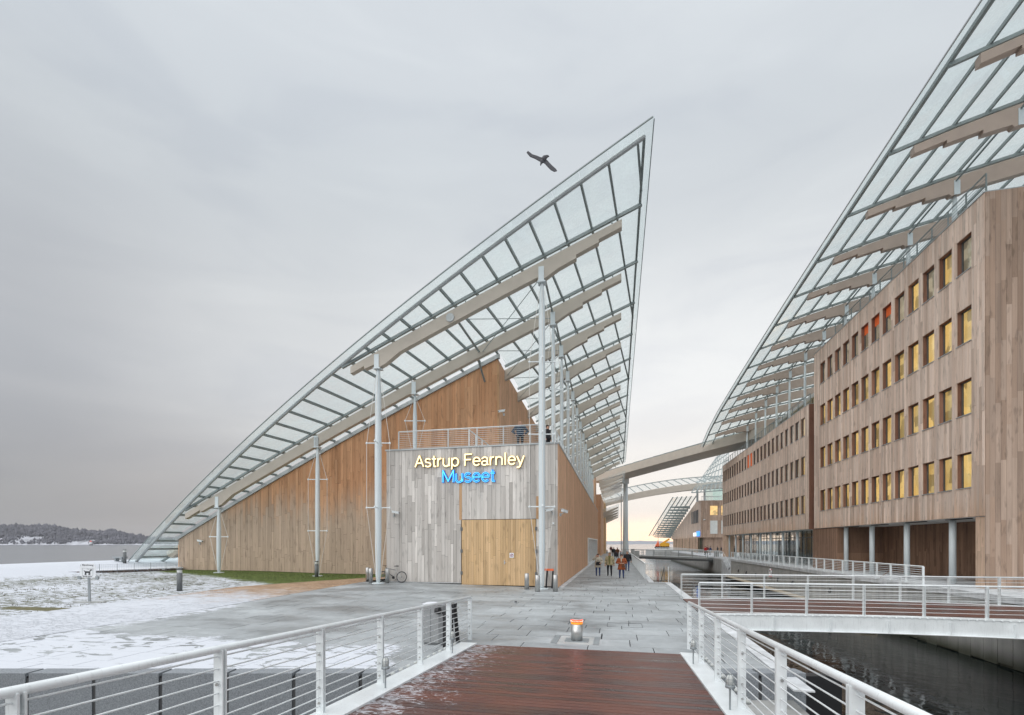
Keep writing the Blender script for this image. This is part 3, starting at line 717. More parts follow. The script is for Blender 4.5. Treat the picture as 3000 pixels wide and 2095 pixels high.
# tall brown wall behind, top edge follows the roof
def wtop(x): return froof(x, YW)-.45
bw = MB(); n = 24; pts = [(-36, YW+.06, -.3)]
for i in range(n+1):
    xx = -36+(27.7)*i/n; pts.append((xx, YW+.06, wtop(xx)-.05))
pts.append((-8.3, YW+.06, -.3)); bw.prism(pts, (0, 1.0, 0)); bwo = bw.build('tall_wall', M['backing'], mus)
MB().box((-36.04, YW, .0), (-35.98, 50, 2.4)).build('side_cladding', M['sidewood'], mus)
x = -36.; segs = []; rnd = random.Random(5)
while x < -8.35:
    x2 = min(x+rnd.choice([.2, .24, .28]), -8.3); cuts = [gz(x, YW)+.02]; z = cuts[0]+rnd.uniform(.6, 2)
    if x > BX0+.2: cuts = [7.6]; z = 8.2+rnd.uniform(1, 3)
    while z < wtop(x)-.7: cuts.append(z); z += rnd.uniform(1.7, 4.2)
    for k, c in enumerate(cuts):
        last = k == len(cuts)-1; pr = rnd.uniform(-.01, .01)
        if last: segs.append((x, x2, c, wtop(x+.01), wtop(x2-.01), pr))
        else: segs.append((x, x2, c, cuts[k+1], cuts[k+1], pr))
    x = x2
segs.sort(key=lambda s_: -(s_[3]-s_[2])*(s_[1]-s_[0])/(s_[0]**2+YW**2))
def segmb(m, s_): m.prism([(s_[0]+.004, YW+.055, s_[2]+.006), (s_[1]-.004, YW+.055, s_[2]+.006), (s_[1]-.004, YW+.055, s_[4]-.006), (s_[0]+.004, YW+.055, s_[3]-.006)], (0, -.06+s_[5], 0))
for s_ in segs[:300]:
    m = MB(); segmb(m, s_); m.build('board', M['brownboard'], bwo)
m = MB()
for s_ in segs[300:]: segmb(m, s_)
m.build('board', M['brownboard'], bwo, kind='stuff')
# flashing strip below the glass
fl = MB()
for i in range(n):
    xa = -36.2+28*i/n; xb = -36.2+28*(i+1)/n; fl.prism([(xa, YW-.12, wtop(xa)), (xb, YW-.12, wtop(xb)), (xb, YW-.12, wtop(xb)+.30), (xa, YW-.12, wtop(xa)+.30)], (0, .3, 0))
fl.build('eaves_flashing', M['flash'], mus)
# receding upper wall, descending behind the block, and the corner strip
uw = MB(); up = [(-8.4, YW+.02, 7.5)]+[(-8.4, yq, froof(-8.4, yq)-.5) for yq in np.arange(YW+.02, 86, 4)]+[(-8.4, 85.3, froof(-8.4, 85.3)-.5), (-8.4, 85.3, 7.5)]
uw.prism(up, (.12, 0, 0)); uw.build('upper_side_wall', M['sidewood'], mus)
MB().box((-8.36, YW-.03, 8.2), (-8.22, YW+.02, 15.3)).build('corner_board', M['freshboard'], mus)
# window band low in the side wall
wy0, wy1 = 55.5, 82.
gb = MB().box((BX1+.03, wy0, .2), (BX1+.05, wy1, 3.0)).build('shop_window', M['glass'], mus)
fm = MB().box((BX1+.03, wy0-.15, .05), (BX1+.16, wy0, 3.15)).box((BX1+.03, wy0, 3.0), (BX1+.16, wy1, 3.15)).box((BX1+.03, wy0, .05), (BX1+.16, wy1, .2))
yy = wy0
while yy < wy1+.1: fm.box((BX1+.05, yy, .2), (BX1+.11, yy+.1, 3.0)); yy += 2.2
fm.build('window_frame', M['white'], gb)
# rear volumes beyond the block
rv = MB().box((-12, 88.5, -.2), (-3.9, 96, 15.2)); rv.build('rear_wall', M['sidewood'], mus)
MB().box((-12, 96, -.2), (-3.0, 118, 12.2)).build('rear_wall', M['sidewood'], mus)
MB().box((-12, 118, -.2), (-2.6, 128, 12.4)).build('rear_wall', M['doorboard'], mus)
# low kerb of pale stone along the foot of the side wall
MB().box((BX1+.05, BY+.1, .0), (BX1+.35, 87, .02)).build('foot_strip', M['coping'], mus)

# ---- roof
roof = MB()
# hidden remainder of the roof behind the tall wall, so the shell is whole from other sides
hv = []; hf = []; XS = np.linspace(-44, -8.6, 30); YS = np.linspace(YW+.3, 88, 12)
for xx in XS:
    for yq in YS: hv.append((xx, yq, froof(xx, yq)+.1))
for i in range(29):
    for j in range(11): hf.append((i*12+j, (i+1)*12+j, (i+1)*12+j+1, i*12+j+1))
roofo = MB().add([(-8.6, YW+.3, froof(-8.6, YW)+.05), (-8.6, YW+.5, froof(-8.6, YW)+.05), (-36, YW+.5, froof(-36, YW)+.05), (-36, YW+.3, froof(-36, YW)+.05)], [(0, 1, 2, 3)])
roofo = MB().add(hv, hf).build('glass_roof', M['glassroof'], mus)
panes = []
dw = 1.3; w0 = -46.8
EDGE = 1.58
yl = [18]+[25.8+4.8*i for i in range(0, 14)]
for i in range(36):
    wa = w0+dw*i; wb_ = wa+dw
    for j in range(len(yl)-1):
        ya, yb = yl[j], yl[j+1]
        base = [(wa+.012, ya), (wb_-.012, ya), (wb_-.012, yb), (wa+.012, yb)]
        fa, fb = frontY(wa)-.64, frontY(wb_)-.64
        # keep y >= line through (wa,fa),(wb,fb)
        sl_ = (fb-fa)/dw; q = clip(base, -sl_, 1, sl_*wa-fa)
        q = clip(q, -1, -KR, EDGE) if q else q            # X = w+KR*Y <= EDGE
        for reg in (0, 1, 2):
            if not q: continue
            if reg == 0: r_ = clip(q, 0, -1, YW-.1)                         # in front of the wall
            elif reg == 1: r_ = clip(clip(q, 0, 1, -(YW-.1)), 1, KR, 8.25) if q else None # right of the wall
            else: r_ = clip(clip(clip(q, 0, 1, -(YW-.1)), -1, -KR, -36.3), 0, -1, 37.5)   # low left tip
            if r_ and len(r_) >= 3 and area(r_) > .05: panes.append(r_)
def zc(w_, Y, up=0.):
    # chord between rafters keeps each pane flat
    i = math.floor((w_-w0)/dw); wa = w0+dw*i; t_ = (w_-wa)/dw
    za = froof(wa+KR*Y, Y); zb = froof(wa+dw+KR*Y, Y); return za*(1-t_)+zb*t_+up
def panemb(m, r_):
    cx = sum(p[0] for p in r_)/len(r_); i = math.floor((cx-w0)/dw); wa = w0+dw*i
    def zz(p):
        Y = p[1]; t_ = (p[0]-wa)/dw; za = froof(wa+KR*Y, Y); zb = froof(wa+dw+KR*Y, Y); return za*(1-t_)+zb*t_
    m.prism([(p[0]+KR*p[1], p[1], zz(p)+.03) for p in r_], (0, 0, .02))
panes.sort(key=lambda r_: -area(r_)/((r_[0][0]+KR*r_[0][1])**2+r_[0][1]**2))
for r_ in panes[:300]:
    m = MB(); panemb(m, r_); m.build('pane', M['glassroof'], roofo)
if len(panes) > 300:
    m = MB()
    for r_ in panes[300:]: panemb(m, r_)
    m.build('pane', M['glassroof'], roofo, kind='stuff')
# rafters along the glazing lines
def bar(m, a, b, wd, h):
    a = Vector(a); b = Vector(b); d = (b-a).normalized(); s_ = d.cross(Vector((0, 0, 1))).normalized()*(wd/2); u = s_.cross(d).normalized()*(h/2)
    vs = [a-s_-u, a+s_-u, a+s_+u, a-s_+u, b-s_-u, b+s_-u, b+s_+u, b-s_+u]
    return m.add(vs, [(0, 3, 2, 1), (4, 5, 6, 7), (0, 1, 5, 4), (1, 2, 6, 5), (2, 3, 7, 6), (3, 0, 4, 7)])
for i in range(1, 36):
    wa = w0+dw*i
    y0 = frontY(wa)
    for (ys_, ye) in ((y0, YW), (max(y0, YW+.0), 88)):
        if ye == YW and wa+KR*y0 < -44: continue
        a_x = wa+KR*ys_
        ye2 = ye
        if ye == 88:
            if wa+KR*YW < -8.0:
                if wa+KR*YW > -36.0: continue
                if wa+KR*YW < -42.5: continue
                ye2 = 37
        if wa+KR*ye2 > EDGE-.35: ye2 = (EDGE-.35-wa)/KR
        if ye2 <= ys_+.3: continue
        if ye == 88 and wa+KR*ye2 < -8.3 and ye2 > 40: continue
        npz = max(1, int((ye2-ys_)/9)); m = MB()
        for q in range(npz):
            pa = ys_+(ye2-ys_)*q/npz; pb2 = ys_+(ye2-ys_)*(q+1)/npz
            bar(m, (wa+KR*pa, pa, froof(wa+KR*pa, pa)-.06), (wa+KR*pb2, pb2, froof(wa+KR*pb2, pb2)-.06), .10, .16)
        m.build('rafter', M['steelgrey'], roofo)
# front edge tube, outer rim, right edge tube
ft = MB(); rim = MB()
ws_ = np.linspace(-43.7, -1.0, 40)
def fp(w_, back, up): Y = frontY(w_)-back; return (w_+KR*Y, Y, froof(w_+KR*Y, Y)+up)
for a, b in zip(ws_, ws_[1:]):
    ft.tube(fp(a, 0, .0), fp(b, 0, .0), .11, .11, 8)
ft.build('front_edge_tube', M['flash'], roofo)
ws2 = np.linspace(-46.3, -.62, 40)
for a, b in zip(ws2, ws2[1:]): bar(rim, fp(a, .65, .04), fp(b, .65, .04), .05, .05)
rim.build('front_rim', M['steelgrey'], roofo)
rr = MB(); r2_ = MB(); YS = list(np.arange(21.3, 89, 5))
for a, b in zip(YS, YS[1:]):
    bar(rr, (EDGE-.38, a+.6, froof(EDGE-.38, a+.6)-.02), (EDGE-.38, b+.6, froof(EDGE-.38, b+.6)-.02), .12, .18)
    bar(r2_, (EDGE, a, froof(EDGE, a)+.04), (EDGE, b, froof(EDGE, b)+.04), .04, .05)
rr.build('right_edge_beam', M['steelgrey'], roofo); r2_.build('right_rim', M['steelgrey'], roofo)
# front tip corner piece
# purlins above each beam + struts + beams
XM = -3.97
def beamtop(X, Y): return froof(X, Y)-.52
def xf(Y):   # where the front tube crosses a line of constant Y
    lo, hi = -60., 1.6
    for _ in range(50):
        mdd = (lo+hi)/2
        if Y < frontY(mdd-KR*Y): lo = mdd
        else: hi = mdd
    return (lo+hi)/2
def thick(X, xl, xr, xm_l, main=.76):
    return main
def beam(Y, xl, xr, masts, parent, ztop, mat, th=.36, main=.74):
    """polygon in the plane Y: straight glulam with a haunch at each mast and stepped ends"""
    P = []
    def B(X, t): P.append((X, ztop(X, Y)-t))
    rm = masts[-1]
    B(xl, .05) if len(masts) > 1 else B(xl, main)
    P.clear()
    if len(masts) > 1:     # stepped left end
        lm = masts[0]; e = lm-xl
        B(xl, .42); B(xl+e*.45, .42); B(xl+e*.45, .60); B(lm-.45, .66); B(lm-.25, .98); B(lm+.25, .98); B(lm+1.15, main)
    else: B(xl, main)
    for q in np.linspace(max(xl, masts[0] if len(masts) > 1 else xl)+1.6, rm-.9, 6): B(q, main)
    e = xr-rm
    B(rm-.22, main+.02); B(rm-.18, 1.0); B(rm+.2, 1.0); B(rm+e*.22, .84); B(rm+e*.44, .80); B(rm+e*.44, .62); B(rm+e*.72, .58); B(rm+e*.72, .42); B(xr, .40)
    tops = [(q, ztop(q, Y)) for q in np.linspace(xr, xl, 14)]
    poly = [(x_, Y-th/2, z_) for x_, z_ in P]+[(x_, Y-th/2, z_) for x_, z_ in tops]
    return MB().prism(poly, (0, th, 0)).build('beam', mat, parent)
for i in range(13):
    Y = 25.8+4.8*i
    if i == 0: beam(Y, -15.4, .28, [-13.42, XM], roofo, beamtop, M['beam'])
    elif i == 1: beam(Y, -32.3, .3, [-29.25, XM], roofo, beamtop, M['beam'])
    else: beam(Y, -8.3, .3+.02*i, [XM], roofo, beamtop, M['beam'])
    m = MB(); xs_ = list(np.linspace(max(xf(Y), -8.3) if i > 1 else xf(Y), EDGE-.30, 16 if i < 2 else 6))
    for a, b in zip(xs_, xs_[1:]): bar(m, (a, Y+.02, froof(a, Y)-.16), (b, Y+.02, froof(b, Y)-.16), .14, .16)
    m.build('purlin', M['steelgrey'], roofo)
    # struts between purlin and beam
    xq = -.2; m = MB()
    while xq > (-31.5 if i == 1 else (-15 if i == 0 else -8)): m.tube((xq, Y, beamtop(xq, Y)-.02), (xq-.08, Y, froof(xq, Y)-.1), .035, .035, 6); xq -= 2.7
    m.build('strut', M['steelgrey'], roofo)
# low left beam end and purlin behind the wall corner
MB().prism([(-39.4, 35.3, 1.35), (-38.9, 35.3, 1.2), (-38.0, 35.3, 1.75), (-37.6, 35.3, 1.62), (-35.4, 35.3, 2.9), (-35.4, 35.3, 3.6), (-39.5, 35.3, 1.75)], (0, .36, 0)).build('beam', M['beam'], roofo, label='stub of a timber beam low behind the left corner of the wall')
m = MB(); xs_ = np.linspace(-42.2, -36.1, 5)
for a, b in zip(xs_, xs_[1:]): bar(m, (a, 35.4, froof(a, 35.4)-.1), (b, 35.4, froof(b, 35.4)-.1), .14, .16)
m.build('purlin', M['steelgrey'], roofo)
# tubes running between beams under the roof (wind bracing) and diagonal rods
m = MB()
for i in range(12):
    Ya, Yb = 25.8+4.8*i, 30.6+4.8*i
    m.tube((XM, Ya, beamtop(XM, Ya)-.1), (XM-.05, Yb, beamtop(XM, Yb)-.25), .07, .07, 6)
m.build('tie_tube', M['steelgrey'], roofo)
m = MB()
m.tube((-8.9, 25.8, beamtop(-8.9, 25.8)-.5), (-8.9, 30.6, beamtop(-8.9, 30.6)-.35), .075); m.tube((-9.1, 30.6, beamtop(-9, 30.6)-.4), (-9.3, YW, 14.2), .075)
m.build('tie_tube', M['steelgrey'], roofo)
m = MB()
for i in range(4):
    Ya, Yb = 25.8+4.8*i, 30.6+4.8*i; xl_ = -8.8 if i < 1 else -8.2
    m.tube((XM, Ya, beamtop(XM, Ya)-.7), (xl_, Yb, beamtop(xl_, Yb)-.5), .022, .022, 5)
    m.tube((xl_, Ya, beamtop(xl_, Ya)-.6), (XM, Yb, beamtop(XM, Yb)-.6), .022, .022, 5)
m.build('brace_rod', M['steelgrey'], roofo)
md = MB().lathe((0, 0, 0), [(.24, -.04), (.24, .0)], 20); md.v = [(p[0]-9.17, 25.61+p[2], p[1]+beamtop(-9.17, 25.8)-.4) for p in md.v]; md.build('steel_disc', M['flash'], roofo)
# masts
def mast(x, y, z0, z1, r, levels, parent, arm=.68, mat='mast', foot=True, skew=R0(12)):
    m = MB(); L = z1-z0
    m.lathe((x, y, z0), [(r*.55, .0), (r*.75, .5), (r*1.0, min(2.2, L*.2)), (r*1.05, L*.5), (r*.98, L-1.6), (r*.62, L-.45), (r*.5, L-.05)], 16)
    mo = m.build('mast', M[mat], parent, True)
    MB().box((x-.16, y-.21, z1-.1), (x-.14+.28, y-.19, z1+.72)).box((x-.22, y-.24, z1-.12), (x+.22, y+.24, z1-.06)).build('head_bracket', M['mast'], mo)
    if foot: MB().lathe((x, y, z0-.0), [(.36, 0), (.36, .05), (.2, .07)], 16).build('base_plate', M['mast'], mo)
    if levels:
        arms = []; sp_ = MB(); cb_ = MB()
        for k in range(2 if r < .17 else 4):
            an = skew+k*(math.pi if r < .17 else math.pi/2); dx, dy = math.cos(an)*arm, math.sin(an)*arm
            pts = [(x+dx*.15, y+dy*.15, z0+.15)]
            for lz in levels:
                sp_.tube((x, y, lz), (x+dx, y+dy, lz), .035, .03, 6); sp_.ball((x+dx, y+dy, lz), .075, 6)
                pts.append((x+dx, y+dy, lz))
            pts.append((x+dx*.2, y+dy*.2, z1-.5)); cb_.path(pts, .014, 5)
        sp_.build('spreader', M['white'], mo); cb_.build('stay_rod', M['cable'], mo)
    return mo
mast(-13.7, 25.8, .13, beamtop(-13.42, 25.8)-1.0, .185, [4.6, 8.4], mus)
mast(-3.97, 25.8, .0, beamtop(XM, 25.8)-1.0, .155*1.15, [4.5, 8.45, 12.4], mus)
mast(-29.4, 30.6, gz(-29.4, 30.6), beamtop(-29.25, 30.6)-1.0, .155, [3.0], mus)
mast(-21.0, 30.6, gz(-21, 30.6), beamtop(-20.9, 30.6)-.8, .155, [3.4, 7.1], mus)
mast(-13.5, 30.6, BZ, beamtop(-13.5, 30.6)-.8, .14, [10.9], mus, foot=False)
for i in range(1, 13):
    Y = 25.8+4.8*i; mast(XM, Y, BZ, beamtop(XM, Y)-1.0, .13, [12.4] if i < 8 else [], mus, .6, foot=False)
for xx, k in ((-18.9, 0),): pass
MB().box((-21.1, 30.38, beamtop(-21, 30.6)-.8), (-20.8, 30.42, beamtop(-21, 30.6)-.15)).build('steel_plate', M['flash'], roofo)
# lower second canopy between the rear volumes
m = MB(); 
for i in range(6):
    Y = 92+5*i; m.prism([(-3.2, Y, 14.0), (1.2, Y, 15.4), (1.2, Y, 15.0), (-1, Y, 14.0), (-3.2, Y, 13.2)], (0, .4, 0))
m.build('beam', M['beam'], roofo)
MB().add([(-3.2, 90, 14.3), (1.6, 90, 15.9), (1.6, 118, 13.2), (-3.2, 118, 12.0)], [(0, 1, 2, 3)]).build('pane', M['glassroof'], roofo)
m = MB()
for i in range(5):
    Y = 112+5*i; m.prism([(-3.0, Y, 9.6-.25*i), (.4, Y, 10.9-.3*i), (.4, Y, 10.6-.3*i), (-3.0, Y, 8.8-.25*i)], (0, .4, 0))
m.build('beam', M['beam'], roofo)
MB().add([(-3.0, 110, 10.2), (.6, 110, 11.4), (.6, 134, 9.6), (-3.0, 134, 8.6)], [(0, 1, 2, 3)]).build('pane', M['glassroof'], roofo)

# ================================================================== RAILINGS
def rail(parent, p0, p1, posts, h=1.1, nb=8, hr=.028, br=.008, pw=.08, dbl=True, mat='white', low=.1, pdepth=.012):
    """posts: number or list of distances; base follows p0-p1"""
    p0 = Vector(p0); p1 = Vector(p1); L = (p1-p0).length; d = (p1-p0).normalized(); dh = Vector((d.x, d.y, 0)).normalized(); nr = Vector((-dh.y, dh.x, 0))
    if isinstance(posts, int): posts = [L*i/(posts-1) for i in range(posts)]
    up = Vector((0, 0, 1))
    MB().tube(p0+up*h, p1+up*h, hr, hr, 12).build('handrail', M[mat], parent, True)
    for k in range(nb):
        z = low+(h-low-.07)*k/(nb-1)
        MB().tube(p0+up*z, p1+up*z, br, br, 6).build('bar', M[mat], parent, True)
    for s_ in posts:
        c = p0+d*s_; m = MB()
        for off in ((-.02, .02) if dbl else (0,)):
            q = c+dh*off; a = q-nr*pw/2-dh*pdepth/2; b = q+nr*pw/2-dh*pdepth/2; e = q+nr*pw/2+dh*pdepth/2; f = q-nr*pw/2+dh*pdepth/2
            m.prism([a, b, e, f], (0, 0, h-.01))
        m.build('post', M[mat], parent)
def railing(label, p0, p1, posts, group=None, **k):
    t = thing('railing', label, 'railing', ((p0[0]+p1[0])/2, (p0[1]+p1[1])/2, min(p0[2], p1[2])), group)
    rail(t, p0, p1, posts, **k); return t
# terrace on top of the museum block
railing('white multi-bar railing along the front of the museum terrace above the cream letters', (BX0+.75, BY+.12, BZ+.02), (-3.98, BY+.12, BZ+.02), [0, 3.2, 5.0, 6.6, 8.2, 9.07], nb=9, pw=.07, h=1.1)
railing('white railing crossing the terrace at right angles behind the museum front rail', (-8.6, BY+.3, BZ+.02), (-8.6, YW-.3, BZ+.02), 5, h=1.05, pw=.06)
railing('white railing on the right side of the museum terrace beside the row of masts', (-3.6, BY+.3, BZ+.02), (-3.6, 60, BZ+.02), 24, h=1.1, pw=.06)

# ================================================================== OFFICE BUILDINGS
XF = 18.8
def office(root, Y0, Y1, ztop, wins, rows, wh, ww, boards, zb=3.94, dimfn=None, dep=.20):
    """wins: near-edge y of every window column; rows: z of window heads"""
    bk = MB()
    bands = [zb]+[v for r_ in sorted(rows) for v in (r_-wh, r_)]+[ztop]
    for a, b in zip(bands[::2], bands[1::2]): bk.box((XF, Y0, a), (XF+.32, Y1, b))
    edges = [Y0]+[v for w_ in wins for v in (w_, w_+ww)]+[Y1]
    for r_ in rows:
        for a, b in zip(edges[::2], edges[1::2]): bk.box((XF+.005, a, r_-wh), (XF+.30, b, r_))
    wall = bk.build('street_wall', M['reveal'], root)
    core = MB().box((XF+1.2, Y0+.02, zb+.02), (34, Y1-.02, ztop-.02)); core.build('core', M['backing'], root)
    MB().box((XF+.02, Y0, zb-.03), (34, Y1, zb+.01)).build('soffit', M['soffit'], root)
    MB().box((XF-.08, Y0-.03, ztop), (34, Y1, ztop+.06)).build('coping', M['flash'], root)
    if boards:
        rnd = random.Random(int(Y0)); bl = []; stuff = []
        def seg(a, b, z0, z1, split):
            cuts = [z0]
            if split:
                z = z0+rnd.uniform(1, 4)
                while z < z1-1: cuts.append(z); z += rnd.uniform(2.0, 4.5)
            cuts.append(z1)
            for c, d in zip(cuts, cuts[1:]):
                bl.append(((XF-.045+rnd.uniform(-.010, .008), a+.005, c+.005), (XF, b-.005, d-.005)))
        for k in range(0, len(edges), 2):
            a, b = edges[k], edges[k+1]; nbd = max(1, round((b-a)/.2))
            for q in range(nbd): seg(a+(b-a)*q/nbd, a+(b-a)*(q+1)/nbd, zb, ztop, True)
        for w_ in wins:
            for q in range(5):
                for a, b in zip(bands[::2], bands[1::2]): seg(w_+ww*q/5, w_+ww*(q+1)/5, a, b, False)
        boxes('board', bl, M['officeboard'], wall, 300)
    else:
        cl = MB()
        for a, b in zip(bands[::2], bands[1::2]): cl.box((XF-.045, Y0, a), (XF-.003, Y1, b))
        for r_ in rows:
            for a, b in zip(edges[::2], edges[1::2]): cl.box((XF-.045, a, r_-wh+.002), (XF-.003, b, r_-.002))
        cl.build('cladding', M['officeB'], wall)
    for ri, r_ in enumerate(rows):
        for wi, w_ in enumerate(wins):
            f = MB(); a, b, z0, z1 = w_, w_+ww, r_-wh, r_; X0, X1 = XF+dep, XF+dep+.07
            f.box((X0, a, z0), (X1, a+.06, z1)).box((X0, b-.06, z0), (X1, b, z1)).box((X0, a+.06, z1-.06), (X1, b-.06, z1)).box((X0, a+.06, z0), (X1, b-.06, z0+.06))
            wo_ = f.build('window', M['darkframe'], root)
            MB().box((X0+.03, a+.06, z0+.06), (X0+.045, b-.06, z1-.06)).build('pane', M['glass'], wo_)
            MB().box((XF-.09, a-.01, z0-.035), (XF+dep, b+.01, z0+.004)).build('sill', M['flash'], wo_)
            kind = dimfn(ri, wi)
            MB().box((XF+dep+.2, a-.02, z0-.05), (XF+dep+.22, b+(.35 if boards else .0), z1+.05)).build('room', M[kind], wo_)
            if kind != 'orange' and (wi*7+ri*3) % 4 != 0 and boards: MB().box((XF+.33, a, z0), (XF+.35, a+ww*(.36+.12*((wi+ri) % 2)), z1)).build('blind', M['roomw'], wo_)
            if kind == 'orange': MB().box((XF+.02, a+.02, z0+.02), (XF+.035, b-.02, z1-.02)).build('roller_blind', M['orange'], wo_)
    return wall
offA = thing('office_building', 'nearest timber-clad office block with four rows of yellow-lit windows at the right edge', 'building', (26, 40, 0))
winsA = [30.56+1.545*k for k in range(13)]
def dimA(ri, wi):
    if ri == 0: return 'roomdim' if wi > 3 else ('room' if wi % 2 else 'roomdim')
    return 'room'
office(offA, 29.62, 51.6, 20.8, winsA, [19.4, 15.46, 11.5, 7.48], 1.93, 1.15, True, dimfn=dimA)
for k in (5, 6, 7):    # orange blinds at three top-row windows
    a = winsA[k]; MB().box((XF+.18, a+.05, 18.75), (XF+.195, a+1.1, 19.38)).build('orange_blind', M['orange'], offA)
MB().box((XF-.02, 29.57, -.2), (34, 29.63, 20.8)).build('end_wall', M['endwood'], offA)
MB().box((XF+.02, 29.62, -.2), (XF+.8, 30.35, 3.9)).build('corner_pier', M['officeB'], offA)
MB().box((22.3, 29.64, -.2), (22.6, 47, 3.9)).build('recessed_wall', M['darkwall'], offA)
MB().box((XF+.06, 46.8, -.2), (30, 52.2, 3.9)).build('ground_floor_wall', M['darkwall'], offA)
for px, py in ((2479, 1543.7), (2555, 1537.7), (2657, 1529.7), (2791, 1519.8)):
    q = onX(px, py, 19.4); MB().lathe((19.4, q[1], .13), [(.17, 0), (.17, 3.78)], 16).build('column', M['mast'], offA, True)
for q in (31.4, 35.4, 39.8, 44.2, 48.5): MB().box((19.0, q, 3.86), (19.35, q+1.7, 3.905)).build('soffit_slot', M['black'], offA)
offB = thing('office_building', 'middle office wing with three rows of narrow windows beyond the dark vertical joint', 'building', (26, 73, 0))
winsB = [53.95+1.61*k for k in range(24)]
def dimB(ri, wi):
    if ri == 0 and wi in (12, 13): return 'orange'
    return 'room' if wi < 1 or (ri == 2 and wi < 2) else 'roomdim'
office(offB, 53.0, 92.6, 16.4, winsB, [15.38, 11.4, 7.43], 1.92, 1.08, False, dimfn=dimB, dep=.05)
MB().box((XF+.5, 51.62, 0), (XF+1.2, 53.0, 20.6)).build('joint_wall', M['backing'], offB)
MB().box((XF+.0, 52.9, 3.9), (XF+1.2, 52.99, 16.4)).build('return_wall', M['reveal'], offB)
# ground floor of the middle wing: glass on both sides so the sky shows through
gf = thing('glazed_lobby', 'glazed ground floor lobby behind steel columns under the middle office wing', 'lobby', (24, 72, .13))
MB().box((19.6, 53, .13), (33, 92.5, .16)).build('floor', M['conc2'], gf)
for k, yq in enumerate(np.arange(53.2, 92, 4.6)):
    MB().lathe((19.35, yq, .13), [(.13, 0), (.13, 3.78)], 12).build('column', M['mast'], gf, True)
mu = MB(); yq = 53.
while yq < 88: mu.box((20.4, yq, .16), (20.48, yq+.05, 3.9)); mu.box((31.4, yq, .16), (31.5, yq+.06, 3.9)); yq += 1.3
mu.box((20.4, 53, 3.1), (20.48, 88, 3.2)); mu.build('mullion', M['darkframe'], gf)
MB().box((20.43, 53, .2), (20.445, 88, 3.9)).build('glass_wall', M['glass'], gf)
MB().box((31.44, 53, .2), (31.455, 88, 3.9)).build('glass_wall', M['paleglass'], gf)
for a, b, mt in ((60.5, 62.3, 'room'), (66.5, 68.0, 'endwood'), (73, 79, 'endwood'), (83, 84.2, 'room')):
    MB().box((26, a, .16), (27, b, 3.9)).build('inner_wall', M[mt] if mt != 'room' else M['doorboard'], gf)
for i in range(14): MB().box((22.4, 70+.32*i, .16), (24.6, 70+.32*(i+1), .16+.2*(i+1))).build('stair_step', M['conc2'], gf)
MB().box((XF+.03, 90.5, .0), (20.2, 92.6, 3.9)).build('end_pier', M['officeB'], gf)
# lit penthouse on the middle wing
ph = thing('penthouse', 'yellow-lit glass penthouse on the terrace of the middle office wing', 'penthouse', (25, 62, 16.4))
MB().box((22.6, 54, 16.5), (34, 74, 16.6)).build('floor', M['conc2'], ph)
MB().box((22.4, 53.6, 19.6), (34, 75, 20.0)).build('roof_slab', M['soffit'], ph)
MB().box((25.4, 54, 16.6), (25.5, 74, 19.6)).build('back_wall', M['room'], ph)
m = MB(); yq = 54.
while yq < 74.1: m.box((22.6, yq, 16.6), (22.68, yq+.07, 19.6)); yq += 2.2
m.build('mullion', M['darkframe'], ph)
MB().box((22.63, 54, 16.6), (22.645, 74, 19.6)).build('glass_wall', M['glass'], ph)
for k in range(5): MB().ball((23.6, 55+3.2*k, 18.7), .14, 8).build('lamp', emis('lamp_globe%d' % k, (1, .78, .4), 4) if k == 0 else bpy.data.materials['lamp_globe0'], ph)
railing('grey railing along the roof edge of the middle office wing', (18.95, 53.1, 16.46), (18.95, 92.3, 16.46), 25, mat='steelgrey', h=1.05, nb=6, br=.012, pw=.06)
railing('grey railing along the roof edge of the nearest office block', (18.95, 29.8, 20.86), (18.95, 47.5, 20.86), 13, mat='steelgrey', h=1.05, nb=6, br=.012, pw=.06)

# ---- big glass roof on the right
rr_ = thing('glass_roof', 'huge slanting glass roof on taupe beams above the right-hand office buildings', 'roof', (24, 50, 20.8))
EX = 13.6
def fR(X, Y):
    d = Y-24; z = 23.17-.028*d-.00055*d*d if d > 0 else 23.17+.05*-d*.4
    if Y > 70: z -= .006*(Y-70)**2*.9
    x = X-14; return z+.335*x-.0085*x*x
RY = [33.3+4.61*k for k in range(-5, 12)]
panes = []
gxs = [EX]+[14.0+1.45*k for k in range(1, 16)]
gys = RY
for i in range(len(gxs)-1):
    for j in range(len(gys)-1):
        if gxs[i] > 27 and gys[j] > 40: pass
        panes.append((gxs[i], gxs[i+1], gys[j], gys[j+1]))
def rpane(m, p):
    a, b, c, d = p; m.prism([(a+.012, c+.012, fR(a, c)+.14), (b-.012, c+.012, fR(b, c)+.14), (b-.012, d-.012, fR(b, d)+.14), (a+.012, d-.012, fR(a, d)+.14)], (0, 0, .02))
panes.sort(key=lambda p: (p[0]**2+p[2]**2))
m = MB()
for k, p in enumerate(panes):
    if k < 300: q = MB(); rpane(q, p); q.build('pane', M['glassroof'], rr_)
    else: rpane(m, p)
if m.v: m.build('pane', M['glassroof'], rr_, kind='stuff')
for x in [14.0]+[14.0+1.45*k for k in range(1, 15)]:
    m = MB(); ys_ = np.linspace(RY[0], RY[-1], 12)
    for a, b in zip(ys_, ys_[1:]): bar(m, (x, a, fR(x, a)+.03), (x, b, fR(x, b)+.03), .09 if x > 14 else .15, .18)
    m.build('rafter', M['steelgrey'], rr_)
m = MB()
for a, b in zip(ys_, ys_[1:]): bar(m, (EX, a, fR(EX, a)+.14), (EX, b, fR(EX, b)+.14), .05, .07)
m.build('outer_rim', M['flash'], rr_)
def btR(X, Y): return fR(X, Y)-.34-.10*0
